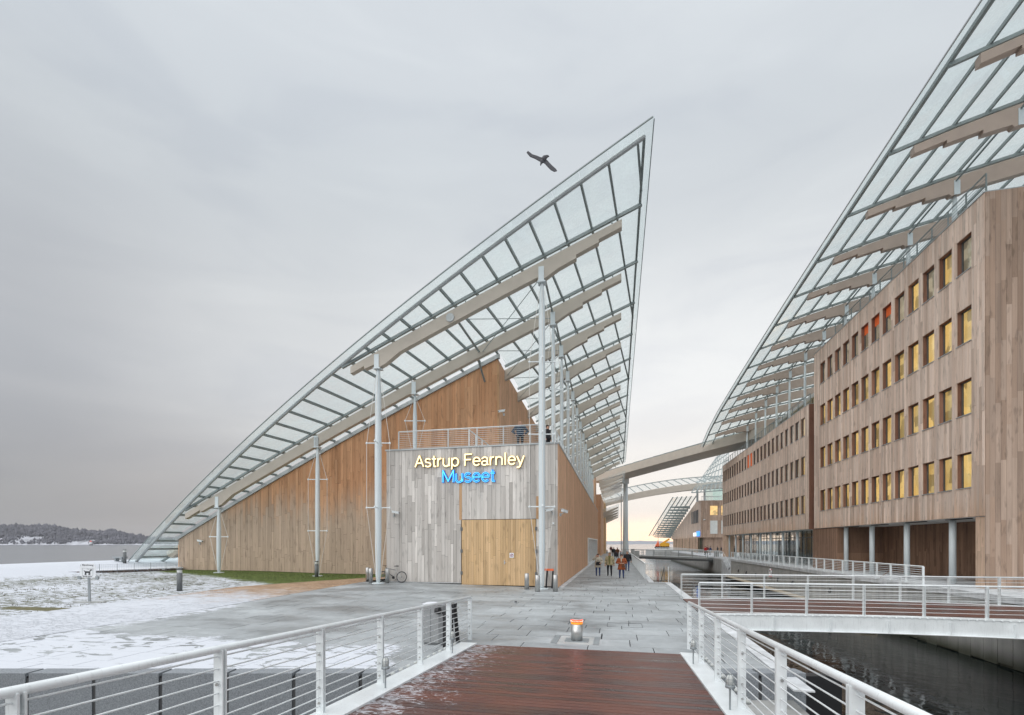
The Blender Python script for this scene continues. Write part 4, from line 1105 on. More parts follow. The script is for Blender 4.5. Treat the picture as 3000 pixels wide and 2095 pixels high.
for k, Y in enumerate(RY[:-1]):
    m = MB(); xs_ = np.linspace(EX+.35, 34, 8)
    for a, b in zip(xs_, xs_[1:]): bar(m, (a, Y, fR(a, Y)-.11), (b, Y, fR(b, Y)-.11), .14, .16)
    m.build('purlin', M['steelgrey'], rr_)
    P = []; zt = btR
    xr = 34
    for X_, t_ in ((15.0, .42), (16.45, .42), (16.45, .58), (18.0, .62), (18.0, .82), (19.2, .9), (19.3, 1.05), (19.9, 1.05), (20.3, .95), (25, .95), (34, .9)): P.append((X_, Y-.2, zt(X_, Y)-t_))
    P += [(X_, Y-.2, zt(X_, Y)) for X_ in (34, 30, 26, 22, 19, 17, 15.0)]
    MB().prism(P, (0, .36, 0)).build('beam', M['beamR'], rr_)
    m = MB()
    for X_ in (15.9, 18.6): m.tube((X_, Y, zt(X_, Y)-.02), (X_-.08, Y, fR(X_, Y)-.1), .035, .035, 6)
    m.build('strut', M['steelgrey'], rr_)
    if Y > 31: base = 20.86 if Y < 51.6 else 16.46
    else: base = 20.86
    if 29.7 < Y < 92: mo = MB().lathe((19.6, Y, base), [(.07, 0), (.12, .5), (.13, (zt(19.6, Y)-1.3-base)*.5), (.09, zt(19.6, Y)-1.05-base)], 12).build('mast', M['mast'], rr_, True)
    MB().box((19.45, Y-.24, zt(19.6, Y)-1.08), (19.75, Y-.205, zt(19.6, Y)-.25)).build('head_bracket', M['mast'], rr_)
m = MB()
for a, b in zip(RY[1:-1], RY[2:]):
    if b < 90: m.tube((19.6, a, btR(19.6, a)-.1), (19.55, b, btR(19.6, b)-.3), .06, .06, 6)
m.build('tie_tube', M['steelgrey'], rr_)

# ---- roof arches crossing the canal, tall column
def arch(label, P, wd, dp, glass=True):
    """P: list of (x,y,ztop) along the arch; box section wd wide, dp deep, with a lean glass edge above"""
    t = thing('roof_arch', label, 'roof beam', P[len(P)//2])
    m = MB(); gm = MB(); rm = MB()
    for a, b in zip(P, P[1:]):
        a = Vector(a); b = Vector(b); d = (b-a); s_ = Vector((-d.y, d.x, 0)).normalized()*wd/2; 
        a0 = Vector((0, 0, dp))
        q = [a-s_-a0*.55, a+s_-a0, a+s_, a-s_]; r_ = [b-s_-a0*.55, b+s_-a0, b+s_, b-s_]
        q = [a-s_-a0, a+s_*1.0-a0*.9, a+s_, a-s_]; r_ = [b-s_-a0, b+s_*1.0-a0*.9, b+s_, b-s_]
        m.add(q+r_, [(0, 3, 2, 1), (4, 5, 6, 7), (0, 1, 5, 4), (1, 2, 6, 5), (2, 3, 7, 6), (3, 0, 4, 7)])
        gm.add([a-s_+Vector((0, 0, .05)), b-s_+Vector((0, 0, .05)), b+s_*1.6+Vector((0, 0, 2.1)), a+s_*1.6+Vector((0, 0, 2.1))], [(0, 1, 2, 3)])
        bar(rm, a+s_*1.6+Vector((0, 0, 2.15)), b+s_*1.6+Vector((0, 0, 2.15)), .15, .18)
        bar(rm, a-s_+Vector((0, 0, .1)), a+s_*1.6+Vector((0, 0, 2.1)), .14, .14)
    m.build('box_beam', M['beam'], t); gm.build('glass_strip', M['glassroof'], t); rm.build('glazing_bar', M['steelgrey'], t)
    return t
def lerp3(A_, B_, n, sag):
    A_ = np.array(A_, float); B_ = np.array(B_, float); return [tuple(A_+(B_-A_)*i/n+np.array([0, 0, sag*4*(i/n)*(1-i/n)])) for i in range(n+1)]
arch('long pale arched roof beam crossing high over the canal from the tall column', lerp3((-3.4, 106, 17.0), (31, 72.6, 20.6), 20, .25), 5.5, 1.45)
arch('lower pale arched roof beam crossing the canal farther away', lerp3((-3.4, 122, 13.0), (30, 129, 17.8), 18, 1.2), 5.0, 1.5)
tcm = thing('tall_column', 'tall grey steel column standing at the far end of the left promenade', 'column', (1.9, 104.5, 0))
MB().lathe((1.9, 104.5, 0), [(.7, 0), (.62, 1.5), (.5, 8), (.46, 15.2)], 20).build('shaft', M['mast'], tcm, True)
MB().box((1.2, 103.9, 15.2), (2.6, 105.1, 17.6)).build('head_bracket', M['mast'], tcm)
MB().lathe((1.0, 104.0, 0), [(.09, 0), (.09, 13)], 8).build('side_pipe', M['flash'], tcm)

# ---- farthest timber building under its own roof
far_ = thing('far_building', 'distant timber-clad museum wing with a wedge gable and stepped glass eaves across the canal', 'building', (24, 150, 0))
cA, cB = (20.8, 128.), (20.0, 186.)
m = MB(); 
zt_ = lambda t_: 13.3+2.6*s01(t_, .02, .3)-1.*0 if t_ < .35 else 15.9-(t_-.35)/.65*10.6
prof = [(0, 4.0)]+[(t_, zt_(t_)) for t_ in (0, .1)]+[(t_, 13.4-(t_-.12)/.88*8.2) for t_ in (.14, .3, .5, .7, .9, 1.)]+[(1, 4.0)]
m.prism([(cA[0]+(cB[0]-cA[0])*t_, cA[1]+(cB[1]-cA[1])*t_, z) for t_, z in prof], (14, 0, 0)); m.build('timber_wall', M['officeB'], far_)
MB().box((20.8, 127.9, 4.0), (36, 127.98, 13.2)).build('front_wall', M['endwood'], far_)
for a, b, mt in ((23.0, 24.7, 'room'), (25.6, 27.3, 'room'), (28.2, 29.9, 'room')):
    MB().box((a, 127.8, 9.6), (b, 127.88, 11.9)).build('lit_window', M['room'], far_)
    MB().box((a, 127.8, 4.9), (b, 127.88, 8.2)).build('tall_window', M['paleglass'] if False else M['lampglass'], far_)
fw = MB()
for k in range(5): fw.box((20.55, 131.5+2.3*k, 7.9), (20.75, 132.6+2.3*k, 11.2))
fw.build('window', M['darkframe'], far_)
MB().box((21.6, 129, .13), (34, 184, 4.0)).build('ground_floor_wall', M['endwood'], far_)
gm = MB(); yq = 131.
while yq < 183: gm.box((20.3, yq, .13), (20.6, yq+1.0, 4.0)); yq += 2.6
gm.build('pier', M['officeB'], far_)
MB().box((21.1, 131, .3), (21.15, 183, 3.9)).build('glass_wall', M['paleglass'], far_)
m = MB(); g_ = MB()
for k in range(14):
    t_ = .2+.8*k/13; y_ = 128+58*t_; z_ = 13.6-(t_-.12)/.88*8.4
    m.prism([(19.9, y_, z_), (14.8-t_*1.2, y_, z_-.1), (14.8-t_*1.2, y_, z_-.4), (19.9, y_, z_-.75)], (0, .35, 0))
g_.add([(20.6, 134, 15.0), (15.2, 138, 15.2), (12.0, 188, 5.4), (19.8, 188, 5.6)], [(0, 1, 2, 3)])
m.build('beam', M['steelgrey'], far_); g_.build('glass_eaves', M['glassroof'], far_)
rm = MB()
for q in np.linspace(0, 1, 6):
    a = Vector((20.6, 134, 15.0)).lerp(Vector((15.2, 138, 15.2)), q); b = Vector((19.8, 188, 5.6)).lerp(Vector((12.0, 188, 5.4)), q); bar(rm, a, b, .2, .25)
rm.build('glazing_bar', M['steelgrey'], far_)
Q = [Vector(onY(2026, 1440, 120)), Vector(onY(2135, 1432, 120)), Vector(onY(2135, 1290, 152)), Vector(onY(2096, 1340, 152))]
MB().add(Q, [(0, 1, 2, 3)]).build('upper_glass', M['glassroof'], far_)
rm = MB()
for q in np.linspace(0, 1, 9): bar(rm, Q[0].lerp(Q[1], q)-Vector((0, 0, .2)), Q[3].lerp(Q[2], q)-Vector((0, 0, .2)), .14, .18)
for q in np.linspace(0, 1, 8): bar(rm, Q[0].lerp(Q[3], q)-Vector((0, 0, .3)), Q[1].lerp(Q[2], q)-Vector((0, 0, .3)), .2, .22)
rm.build('glazing_bar', M['steelgrey'], far_)
for x_, y_ in ((20.3, 130), (21.8, 128.6)): MB().tube((x_, y_, 13.2), (x_, y_, 18.6), .28, .24, 10).build('mast', M['mast'], far_)
MB().box((24, 130, 13.3), (36, 140, 17.6)).build('penthouse', M['paleglass'], far_)
railing('white railing on the roof terrace of the distant timber building', (21, 128.3, 13.25), (36, 128.3, 13.25), 12, br=.03, nb=4, hr=.05, pw=.1)
fs = thing('letter_sign', 'small white and blue lit sign low on the distant timber wall', 'sign', (20.6, 131.5, 4.4))
a = onX(2028, 1566, 20.5); 
MB().box((20.55, 128.7, 4.35), (20.62, 133.2, 5.6)).build('sign_box', M['bluesign'], fs)
for k in range(7): MB().box((20.48, 134+.62*k, 4.45), (20.6, 134.36+.62*k, 5.0+.35*((k*5) % 3 == 0))).build('letter', M['fordsign'], fs)

# ================================================================== BRIDGES
b1 = thing('footbridge', 'near footbridge with a wet dark red timber deck and white steel railings', 'bridge', (-1, 6, 0))
def dz(y): return .05*(11.35-y)
yy = 11.34; k = 0; pl = []
pw_ = .142
while yy > -5:
    m = MB(); a, b = yy-pw_+.010, yy; za, zb_ = dz(a), dz(b)
    m.add([(-3.38, a, za-.04), (1.40, a, za-.04), (1.40, b, zb_-.04), (-3.38, b, zb_-.04), (-3.38, a, za), (1.40, a, za), (1.40, b, zb_), (-3.38, b, zb_)], [(4, 5, 6, 7), (0, 1, 5, 4), (1, 2, 6, 5), (2, 3, 7, 6), (3, 0, 4, 7)])
    m.build('deck_board', M['deck'], b1); yy -= pw_
for xa, xb in ((-3.80, -3.385), (1.405, 1.78)):
    for (u0, u1, z0, z1) in ((xa, xb, -.0, .03), (xa+.15, xb-.15, -.5, -.0)):
        y0, y1 = -5, 11.42
        MB().add([(u0, y0, dz(y0)+z0-.005), (u1, y0, dz(y0)+z0-.005), (u1, y1, dz(y1)+z0-.005), (u0, y1, dz(y1)+z0-.005), (u0, y0, dz(y0)+z1), (u1, y0, dz(y0)+z1), (u1, y1, dz(y1)+z1), (u0, y1, dz(y1)+z1)],
                 [(0, 3, 2, 1), (4, 5, 6, 7), (0, 1, 5, 4), (1, 2, 6, 5), (2, 3, 7, 6), (3, 0, 4, 7)]).build('girder', M['white'], b1)
rp_ = [.0, 1.6, 3.2, 4.8, 6.4, 8.0, 9.6, 11.2, 12.8]
for X_ in (-3.72, 1.68):
    y0, y1 = 11.92, -3.5; L = y0-y1
    rail(b1, (X_, y0, dz(min(y0, 11.35))+.0), (X_, y1, dz(y1)), [.02]+[q+.04 for q in rp_[1:]], h=1.1, nb=9, hr=.036, br=.008, pw=.10, pdepth=.014)
for X_, sg_ in ((-3.72, 1), (1.68, -1)):
    for q in [.02]+[v+.04 for v in rp_[1:7]]:
        y_ = 11.92-q
        for hz_ in (.16, .36, .78):
            zz_ = dz(min(y_, 11.35))+hz_
            MB().tube((X_, y_-.03, zz_), (X_, y_-.042, zz_), .017, .015, 8).build('bolt', M['stainless'], b1)
# ball fixings along the girder
for k in range(12):
    for X_ in (-3.86, 1.86): MB().ball((X_, 11.1-k*.33, dz(11.1-k*.33)+.02), .045, 8).build('bolt_cap', M['lampglass'], b1, True)
# second bridge
b2 = thing('footbridge', 'white steel footbridge with reddish deck crossing the canal on the right', 'bridge', (9.5, 20, 0))
def b2z(x): return .10*math.sin(math.pi*(x-2.8)/13.2)
n_ = 10
def b2strip(y0, y1, z0, z1, name, mat):
    xs_ = np.linspace(2.9, 16.2, 14); m = MB()
    for a, b in zip(xs_, xs_[1:]):
        m.add([(a, y0, b2z(a)+z0), (b, y0, b2z(b)+z0), (b, y1, b2z(b)+z0), (a, y1, b2z(a)+z0), (a, y0, b2z(a)+z1), (b, y0, b2z(b)+z1), (b, y1, b2z(b)+z1), (a, y1, b2z(a)+z1)], [(0, 3, 2, 1), (4, 5, 6, 7), (0, 1, 5, 4), (2, 3, 7, 6)])
    return m.build(name, mat, b2)
yy = 18.02
while yy < 22.4: b2strip(yy, yy+.136, -.03, .03, 'deck_board', M['deck']); yy += .142
b2strip(17.72, 18.0, .0, .035, 'edge_plate', M['white']); b2strip(22.42, 22.7, .0, .035, 'edge_plate', M['white'])
b2strip(17.74, 17.78, -.50, -.01, 'girder', M['white']); b2strip(22.62, 22.66, -.5, -.01, 'girder', M['white']); b2strip(17.66, 17.86, -.52, -.50, 'girder', M['white'])
for k, xx in enumerate(np.arange(3.5, 16, 1.7)):
    MB().box((xx, 17.66, -.5+b2z(xx)), (xx+.015, 17.74, 0)).build('stiffener', M['white'], b2)
for Y_ in (17.8, 22.5):
    posts = [0, 1.7, 3.4, 5.1, 6.8, 8.5, 10.2, 11.9, 13.3]
    rail(b2, (2.84, Y_, .02), (16.1, Y_, .06), posts, h=1.1, nb=8, hr=.03, br=.008, pw=.10)
m = MB()
for k in range(60): m.ball((3.1+.22*k, 17.70, .0+b2z(3.1+.22*k)), .028, 6)
m.build('bolt_cap', M['white'], b2)
# distant low bridge
b3 = thing('footbridge', 'low dark-edged footbridge crossing the canal in the distance', 'bridge', (9, 95, 0))
pa, pb_ = np.array([2.2, 104.0]), np.array([16.2, 86.5]); dd = (pb_-pa)/np.linalg.norm(pb_-pa); nn_ = np.array([-dd[1], dd[0]])*1.6
MB().prism([(*(pa-nn_), -.55), (*(pb_-nn_), -.55), (*(pb_+nn_), -.55), (*(pa+nn_), -.55)], (0, 0, .35)).build('girder', M['darkgrey'], b3)
MB().prism([(*(pa-nn_*1.05), -.2), (*(pb_-nn_*1.05), -.2), (*(pb_+nn_*1.05), -.2), (*(pa+nn_*1.05), -.2)], (0, 0, .3)).build('deck', M['flash'], b3)
for s_ in (-1, 1): rail(b3, (*(pa+nn_*s_), .1), (*(pb_+nn_*s_), .1), 8, nb=3, hr=.03, br=.01, pw=.1, mat='flash')

# ---- other railings
railing('white railing along the left promenade beside the canal', (1.95, 34.7, 0), (1.95, 100, 0), 42, nb=8, hr=.05, pw=.09)
railing('short white railing end square to the canal rail at the quay steps', (1.95, 34.6, 0), (2.5, 34.6, 0), 3, nb=8)
railing('long white railing on the concrete wall of the right promenade', (16.1, 29.8, .26), (16.1, 73.5, .26), 29, nb=8, hr=.03, br=.012, pw=.1, h=1.0)
railing('white railing beyond the quay stair on the right promenade', (16.1, 80.5, .26), (16.1, 92, .26), 9, nb=7, h=1.0, br=.014)
railing('white railing along the far right promenade below the distant timber building', (16.1, 96, .26), (16.1, 185, .26), 45, nb=5, h=1.0, br=.02, hr=.04)
railing('white railing around the far quay end near the yellow crane', (11.6, 150, .2), (16, 150, .2), 4, nb=5, h=1.0, br=.03, hr=.05)
MB().box((11.5, 150, WZ-1), (45, 200, .15)).build('far_quay', M['conc2'], None, kind='structure')
hm = thing('handrail', 'dark sloping handrail going down to the canal at the plaza edge', 'handrail', (3.3, 33, -1)); 
MB().path([(3.0, 32.1, .02), (3.0, 32.1, 1.0), (3.0, 34.6, -.2), (3.0, 34.6, -1.2)], .022).build('rail', M['darkgrey'], hm); MB().path([(3.25, 32.1, 0), (3.25, 32.1, 1.0)], .02).build('post', M['white'], hm)
hm = thing('handrail', 'sloping brown handrail on the quay just beyond the white bridge railings', 'handrail', (15.2, 23.5, -.4))
pA_, pB2 = onX(2520, 1735, 16.3), onX(2612, 1668, 16.3)
MB().path([tuple(pA_), tuple(pB2)], .022).build('rail', M['reveal'], hm); MB().path([tuple(pB2), (pB2[0], pB2[1], .13)], .022).build('post', M['white'], hm)

# ================================================================== SMALL THINGS ON THE PLAZA
# rising bollard with its frame
gb_ = thing('rising_bollard', 'steel bollard with a glowing red and amber top in a framed pit before the deck', 'bollard', (-1.0, 12.42, 0))
c_ = (-1.0, 12.42, -.02)
MB().lathe(c_, [(.148, 0), (.148, .44)], 32).build('body', M['stainless'], gb_, True)
MB().lathe((c_[0], c_[1], c_[2]+.44), [(.149, 0), (.149, .05)], 32).build('amber_band', M['amber'], gb_, True)  # brightness of the reflective band is put in as faint emission
MB().lathe((c_[0], c_[1], c_[2]+.49), [(.146, 0), (.15, .012), (.15, .055), (.14, .065)], 32).build('red_light', M['ledred'], gb_, True)
MB().lathe((c_[0], c_[1], c_[2]+.555), [(.142, 0), (.125, .012), (.0, .016)], 32).build('cap', M['stainless'], gb_, True)
m = MB()
for k in range(28): a = 2*math.pi*k/28; m.ball((c_[0]+.151*math.cos(a), c_[1]+.151*math.sin(a), c_[2]+.522), .006, 6)
m.build('light_dots', M['ledw'], gb_, kind='stuff')
MB().box((-1.63, 11.91, -.06), (-.41, 12.98, -.012)).build('pit_plate', M['conc2'], gb_)
for a, b in (((-1.61, 11.93, -.012), (-1.47, 12.96, .003)), ((-.57, 11.93, -.012), (-.43, 12.96, .003))): MB().box(a, b).build('grating', M['galv'], gb_)
MB().box((-1.30, 12.22, -.012), (-.70, 12.70, .002)).build('base_plate', M['galv'], gb_)
# stainless bollards
def sbollard(p, h=.86): 
    t = thing('steel_bollard', '', 'bollard', (0, 0, 0)); MB().lathe((0, 0, 0), [(.125, 0), (.125, h-.01), (.118, h)], 24).build('shaft', M['stainless'], t, True); MB().lathe((0, 0, h-.03), [(.119, 0), (.119, .034), (.08, .036)], 24).build('cap', M['galv'], t, True); return t
sb = sbollard(None)
lbs = [((-15.1, 27.1), 'leftmost of the steel bollards, tucked close behind its neighbour beside the bicycle mast'), ((-14.45, 26.3), 'steel bollard just left of the pale mast that has the bicycle behind it'), ((-13.4, 26.35), 'steel bollard standing in front of the parked bicycle'),
       ((-4.75, 25.5), 'steel bollard in front of the right edge of the double door'), ((-3.98, 24.35), 'steel bollard directly in front of the foot of the right-hand mast'), ((-3.1, 24.75), 'rightmost steel bollard near the corner of the grey board block')]
for i, (p, l) in enumerate(lbs):
    o = sb if i == 0 else copytree(sb); o['label'] = l; o['group'] = 'steel bollards by the museum masts'; o.location = (*p, gz(*p))
# small drain stub on the paving
dp_ = onZ(1511, 1765); t = thing('drain_stub', 'tiny dark drain stub in the paving in front of the grey block', 'drain', (dp_[0], dp_[1], 0)); MB().lathe((dp_[0], dp_[1], .0), [(.055, 0), (.055, .05), (.03, .07)], 12).build('cap', M['darkgrey'], t)
for (px, py, wx, wy) in ((1830, 1832, 1.05, .75), (1975, 1745, 1.6, .7)):
    q = onZ(px, py); m = MB()
    for x0, y0, x1, y1 in ((-wx/2, -wy/2, wx/2, -wy/2+.018), (-wx/2, wy/2-.018, wx/2, wy/2), (-wx/2, -wy/2+.018, -wx/2+.018, wy/2-.018), (wx/2-.018, -wy/2+.018, wx/2, wy/2-.018)): m.box((q[0]+x0, q[1]+y0, .002), (q[0]+x1, q[1]+y1, .007))
    m.build('hatch_frame', M['darkgrey'], plaza)
# path lights
def plight(): 
    t = thing('path_light', '', 'path light', (0, 0, 0)); MB().lathe((0, 0, 0), [(.125, 0), (.125, .92)], 20).build('shaft', M['darkgrey'], t, True); MB().lathe((0, 0, .92), [(.118, 0), (.118, .15)], 20).build('lens', M['lampglass'], t, True); MB().lathe((0, 0, 1.07), [(.125, 0), (.125, .06), (.11, .07)], 20).build('cap', M['darkgrey'], t, True); return t
pl0 = plight()
for i, (p, l) in enumerate([((*onZ(526, 1733, .05)[:2], .05), 'dark cylindrical path light standing in the snow left of the brown wall'), ((-20.4, 29.6, .2), 'dark path light on the green grass beside the second mast'), ((-39.9, 31.9, .98), 'path light far off on the snowy bank at the waterside')]):
    o = pl0 if i == 0 else copytree(pl0); o['label'] = l; o['group'] = 'path lights'; o.location = (p[0], p[1], gz(p[0], p[1]) if i < 2 else gz(p[0], p[1]))
# bench stub beside the far light
bn = thing('bench', 'low grey bench in the snow beside the far path light', 'bench', (-40.6, 32.2, gz(-40.6, 32.2)))
bz = gz(-40.6, 32.2); MB().box((-41.2, 31.9, bz+.3), (-40.2, 32.4, bz+.42)).build('seat', M['galv'], bn); MB().box((-41.1, 32, bz-.1), (-40.95, 32.3, bz+.3)).build('leg', M['galv'], bn); MB().box((-40.45, 32, bz-.1), (-40.3, 32.3, bz+.3)).build('leg', M['galv'], bn)
# dog sign
sx_, sy_ = onZ(263, 1761, .1)[:2]; sz_ = gz(sx_, sy_)
sg = thing('dog_sign', 'square white sign with a black dog and lead on a leaning post in the snow', 'sign', (0, 0, 0))
MB().prism([(-.05, -.02, .0), (.03, -.02, .0), (-.02, -.02, 1.24), (-.10, -.02, 1.24)], (0, .05, 0)).build('post', M['galv'], sg)
MB().box((-.55, -.12, -.05), (.55, .12, .07)).build('base', M['conc2'], sg)
MB().box((-.36, -.06, 1.07), (.24, -.045, 1.53)).box((-.31, -.061, 1.51), (.18, -.046, 1.65)).build('panel', M['signw'], sg)
for a in (-.42, .24): MB().box((a, -.09, .99), (a+.12, -.02, 1.13)).build('clamp', M['galv'], sg)
d = MB(); y_ = -.066; X0_, Z0_ = -.06, 1.24
for q in ([(-.10, .02), (.09, .02), (.10, .09), (-.11, .09)], [(.07, .07), (.11, .10), (.14, .15), (.09, .14)], [(.09, .11), (.17, .13), (.165, .165), (.10, .17)], [(-.11, .06), (-.09, .09), (-.14, .13), (-.15, .12)],
          [(-.10, .03), (-.075, .03), (-.085, -.07), (-.11, -.07)], [(-.07, .03), (-.045, .03), (-.05, -.07), (-.075, -.07)], [(.04, .03), (.065, .03), (.06, -.07), (.035, -.07)], [(.075, .03), (.10, .03), (.095, -.07), (.07, -.07)], [(.04, .16), (.09, .11), (.095, .116), (.044, .168)], [(-.03, .185), (.04, .16), (.044, .168), (-.028, .193)]):
    d.prism([(X0_+a, y_, Z0_+b) for a, b in q], (0, .004, 0))
for a, b, c, e in ((-.2, -.11, .2, -.105), (-.2, .21, .2, .215), (-.2, -.11, -.195, .215), (.195, -.11, .2, .215)): d.prism([(X0_+a, y_, Z0_+b), (X0_+c, y_, Z0_+b), (X0_+c, y_, Z0_+e), (X0_+a, y_, Z0_+e)], (0, .003, 0))
d.build('pictogram', M['signb'], sg)
textobj('lettering', 'Båndtvang', .10, M['signb'], sg, (-.06, -.068, 1.555), ext=.001)
textobj('lettering', 'Bruk pose', .08, M['signb'], sg, (-.06, -.068, 1.095), ext=.001)
place(sg, (sx_, sy_, sz_), R0(20)); sg.rotation_euler[1] = R0(1)
# litter bin behind the left railing
bx_, by_ = -4.42, 11.25
bn = thing('litter_bin', 'grey metal litter bin with a dark slot behind the left deck railing', 'bin', (bx_, by_, 0))
m = MB(); pf = [(-.22, -.2), (.16, -.2), (.24, -.12), (.26, 0), (.24, .14), (.14, .22), (-.22, .22), (-.26, .16), (-.26, -.16)]
m.prism([(bx_+a, by_+b, .06) for a, b in pf], (0, 0, .92)); m.build('body', M['bin'], bn)
MB().prism([(bx_+a*.9, by_+b*.9, 0) for a, b in pf], (0, 0, .06)).build('plinth', M['darkgrey'], bn)
MB().prism([(bx_+a*1.03, by_+b*1.03, .98) for a, b in pf], (0, 0, .03)).build('lid', M['snow'], bn)
MB().tube((bx_+.1, by_-.19, .85), (bx_+.2, by_-.215, .85), .085, .085, 14).build('slot', M['black'], bn)
MB().box((bx_-.05, by_-.206, .08), (bx_-.04, by_-.198, .96)).build('door_seam', M['darkgrey'], bn)
# black barrier posts
for i, (x_, y_, h_, lean, r_, l) in enumerate([(-3.98, 10.75, .86, 0.0, .045, 'thick black post between the litter bin and the railing'), (-4.0, 11.35, .95, .0, .02, 'thin black rod standing beside the thick black post'), (-3.93, 11.55, .95, -.09, .045, 'black flat post leaning left behind the last bay of the deck railing')]):
    t = thing('barrier_post', l, 'post', (x_, y_, 0)); MB().box((x_-r_-.0, y_-r_, .0), (x_+r_, y_+r_, .02)).prism([(x_-r_, y_-r_*.6, 0), (x_+r_, y_-r_*.6, 0), (x_+r_, y_+r_*.6, 0), (x_-r_, y_+r_*.6, 0)], (lean, 0, h_)).build('shaft', M['black'], t)
    MB().box((x_+lean-r_*1.4, y_-r_, h_-.04), (x_+lean+r_*1.2, y_+r_, h_+.03)).build('head', M['black'], t)
# caged deck lamps
def dlamp():
    t = thing('deck_lamp', '', 'lamp', (0, 0, 0)); MB().tube((0, 0, 0), (0, 0, .30), .013, .013, 8).build('stem', M['galv'], t)
    MB().lathe((0, 0, .29), [(.03, 0), (.062, .01), (.062, .04), (.05, .05)], 16).build('base', M['galv'], t, True)
    MB().lathe((0, 0, .335), [(.045, 0), (.045, .09), (.035, .125), (.01, .14)], 16).build('globe', M['lampglass'], t, True)
    m = MB()
    for k in range(6):
        a = 2*math.pi*k/6; c, s_ = math.cos(a), math.sin(a); m.path([(.056*c, .056*s_, .335), (.056*c, .056*s_, .43), (.035*c, .035*s_, .475), (0, 0, .485)], .0035, 4)
    m.torus((0, 0, .38), .056, .003, 'z', 16, 4).torus((0, 0, .42), .056, .003, 'z', 16, 4).build('cage', M['galv'], t); return t
dl = dlamp()
for i, (x_, y_, l) in enumerate([(-3.5, 6.82, 'caged lamp on a short stem, nearest one on the left deck edge'), (-3.5, 9.92, 'caged lamp farther up the left deck edge near the railing end'), (1.5, 10.1, 'caged lamp at the far end of the right deck edge'), (1.5, 6.94, 'caged lamp nearest the camera on the right deck edge')]):
    o = dl if i == 0 else copytree(dl); o['label'] = l; o['group'] = 'caged deck lamps'; o.location = (x_, y_, dz(y_)+.03)
# barrier board right of the mast
t = thing('barrier', 'red-orange barrier board on black legs leaning by the block corner', 'barrier', (-3.9, 26.2, 0))
bA, bB = onY(1587, 1669, 26.3), onY(1622, 1672, 26.3)
MB().box((bA[0], 26.28, bA[2]-.06), (bB[0], 26.31, bA[2]+.06)).build('board', M['tape'], t)
for a, b in ((1603, 1600), (1620, 1617)):
    p = onY(a, 1672, 26.33); q = onY(b, 1722, 26.33); MB().box((q[0]-.04, 26.31, .0), (q[0]+.04, 26.36, .03)).prism([(q[0]-.045, 26.33, .02), (q[0]+.045, 26.33, .02), (p[0]+.045, 26.33, p[2]), (p[0]-.045, 26.33, p[2])], (0, .04, 0)).build('leg', M['black'], t)
# security cameras
def cctv():
    t = thing('security_camera', '', 'camera', (0, 0, 0)); MB().prism([(-.28, -.10, -.02), (.16, -.10, .06), (.16, -.10, .18), (-.28, -.10, .10)], (0, .15, 0)).build('housing', M['white'], t)
    MB().prism([(-.32, -.12, .10), (.2, -.12, .19), (.2, -.12, .205), (-.32, -.12, .115)], (0, .19, 0)).build('sun_shield', M['white'], t)
    MB().tube((.02, -.02, .0), (.12, .12, -.12), .025, .025, 6).box((.06, .10, -.2), (.18, .14, -.04)).build('bracket', M['flash'], t)
    MB().tube((-.27, -.03, .04), (-.30, -.03, .035), .04, .04, 10).build('lens', M['black'], t); return t
cc = cctv()
for i, (p, mir, rz, l) in enumerate([(onY(585, 1588, YW-.2), -1, 0, 'white security camera low on the brown wall beside the first mast'), (onY(1157, 1505, BY-.25), -1, 0, 'white security camera at the left edge of the grey board block'), (onY(1614, 1498, BY-.3), 1, 0, 'white security camera pointing left on the right edge of the grey board block'),
        (onX(1651, 1502, BX1+.35), -1, R0(60), 'white security camera around the corner on the brown side wall'), (onY(1472, 1208, YW-.3), 1, R0(20), 'white security camera high on the corner of the tall brown wall'), (np.array([21.5, 127.6, 8.4]), -1, 0, 'security camera on the distant timber building')]):
    o = cc if i == 0 else copytree(cc); o['label'] = l; o['group'] = 'security cameras on the walls'; o.location = Vector(p); o.scale = (mir, 1, 1); o.rotation_euler[2] = rz
# small white boxes on the block edge
p = onY(1621, 1533, BY-.03); t = thing('wall_box', 'tiny white box on the grey boards below the security camera', 'box', p); MB().box((p[0]-.05, BY-.06, p[2]-.05), (p[0]+.05, BY-.02, p[2]+.05)).build('case', M['white'], t)

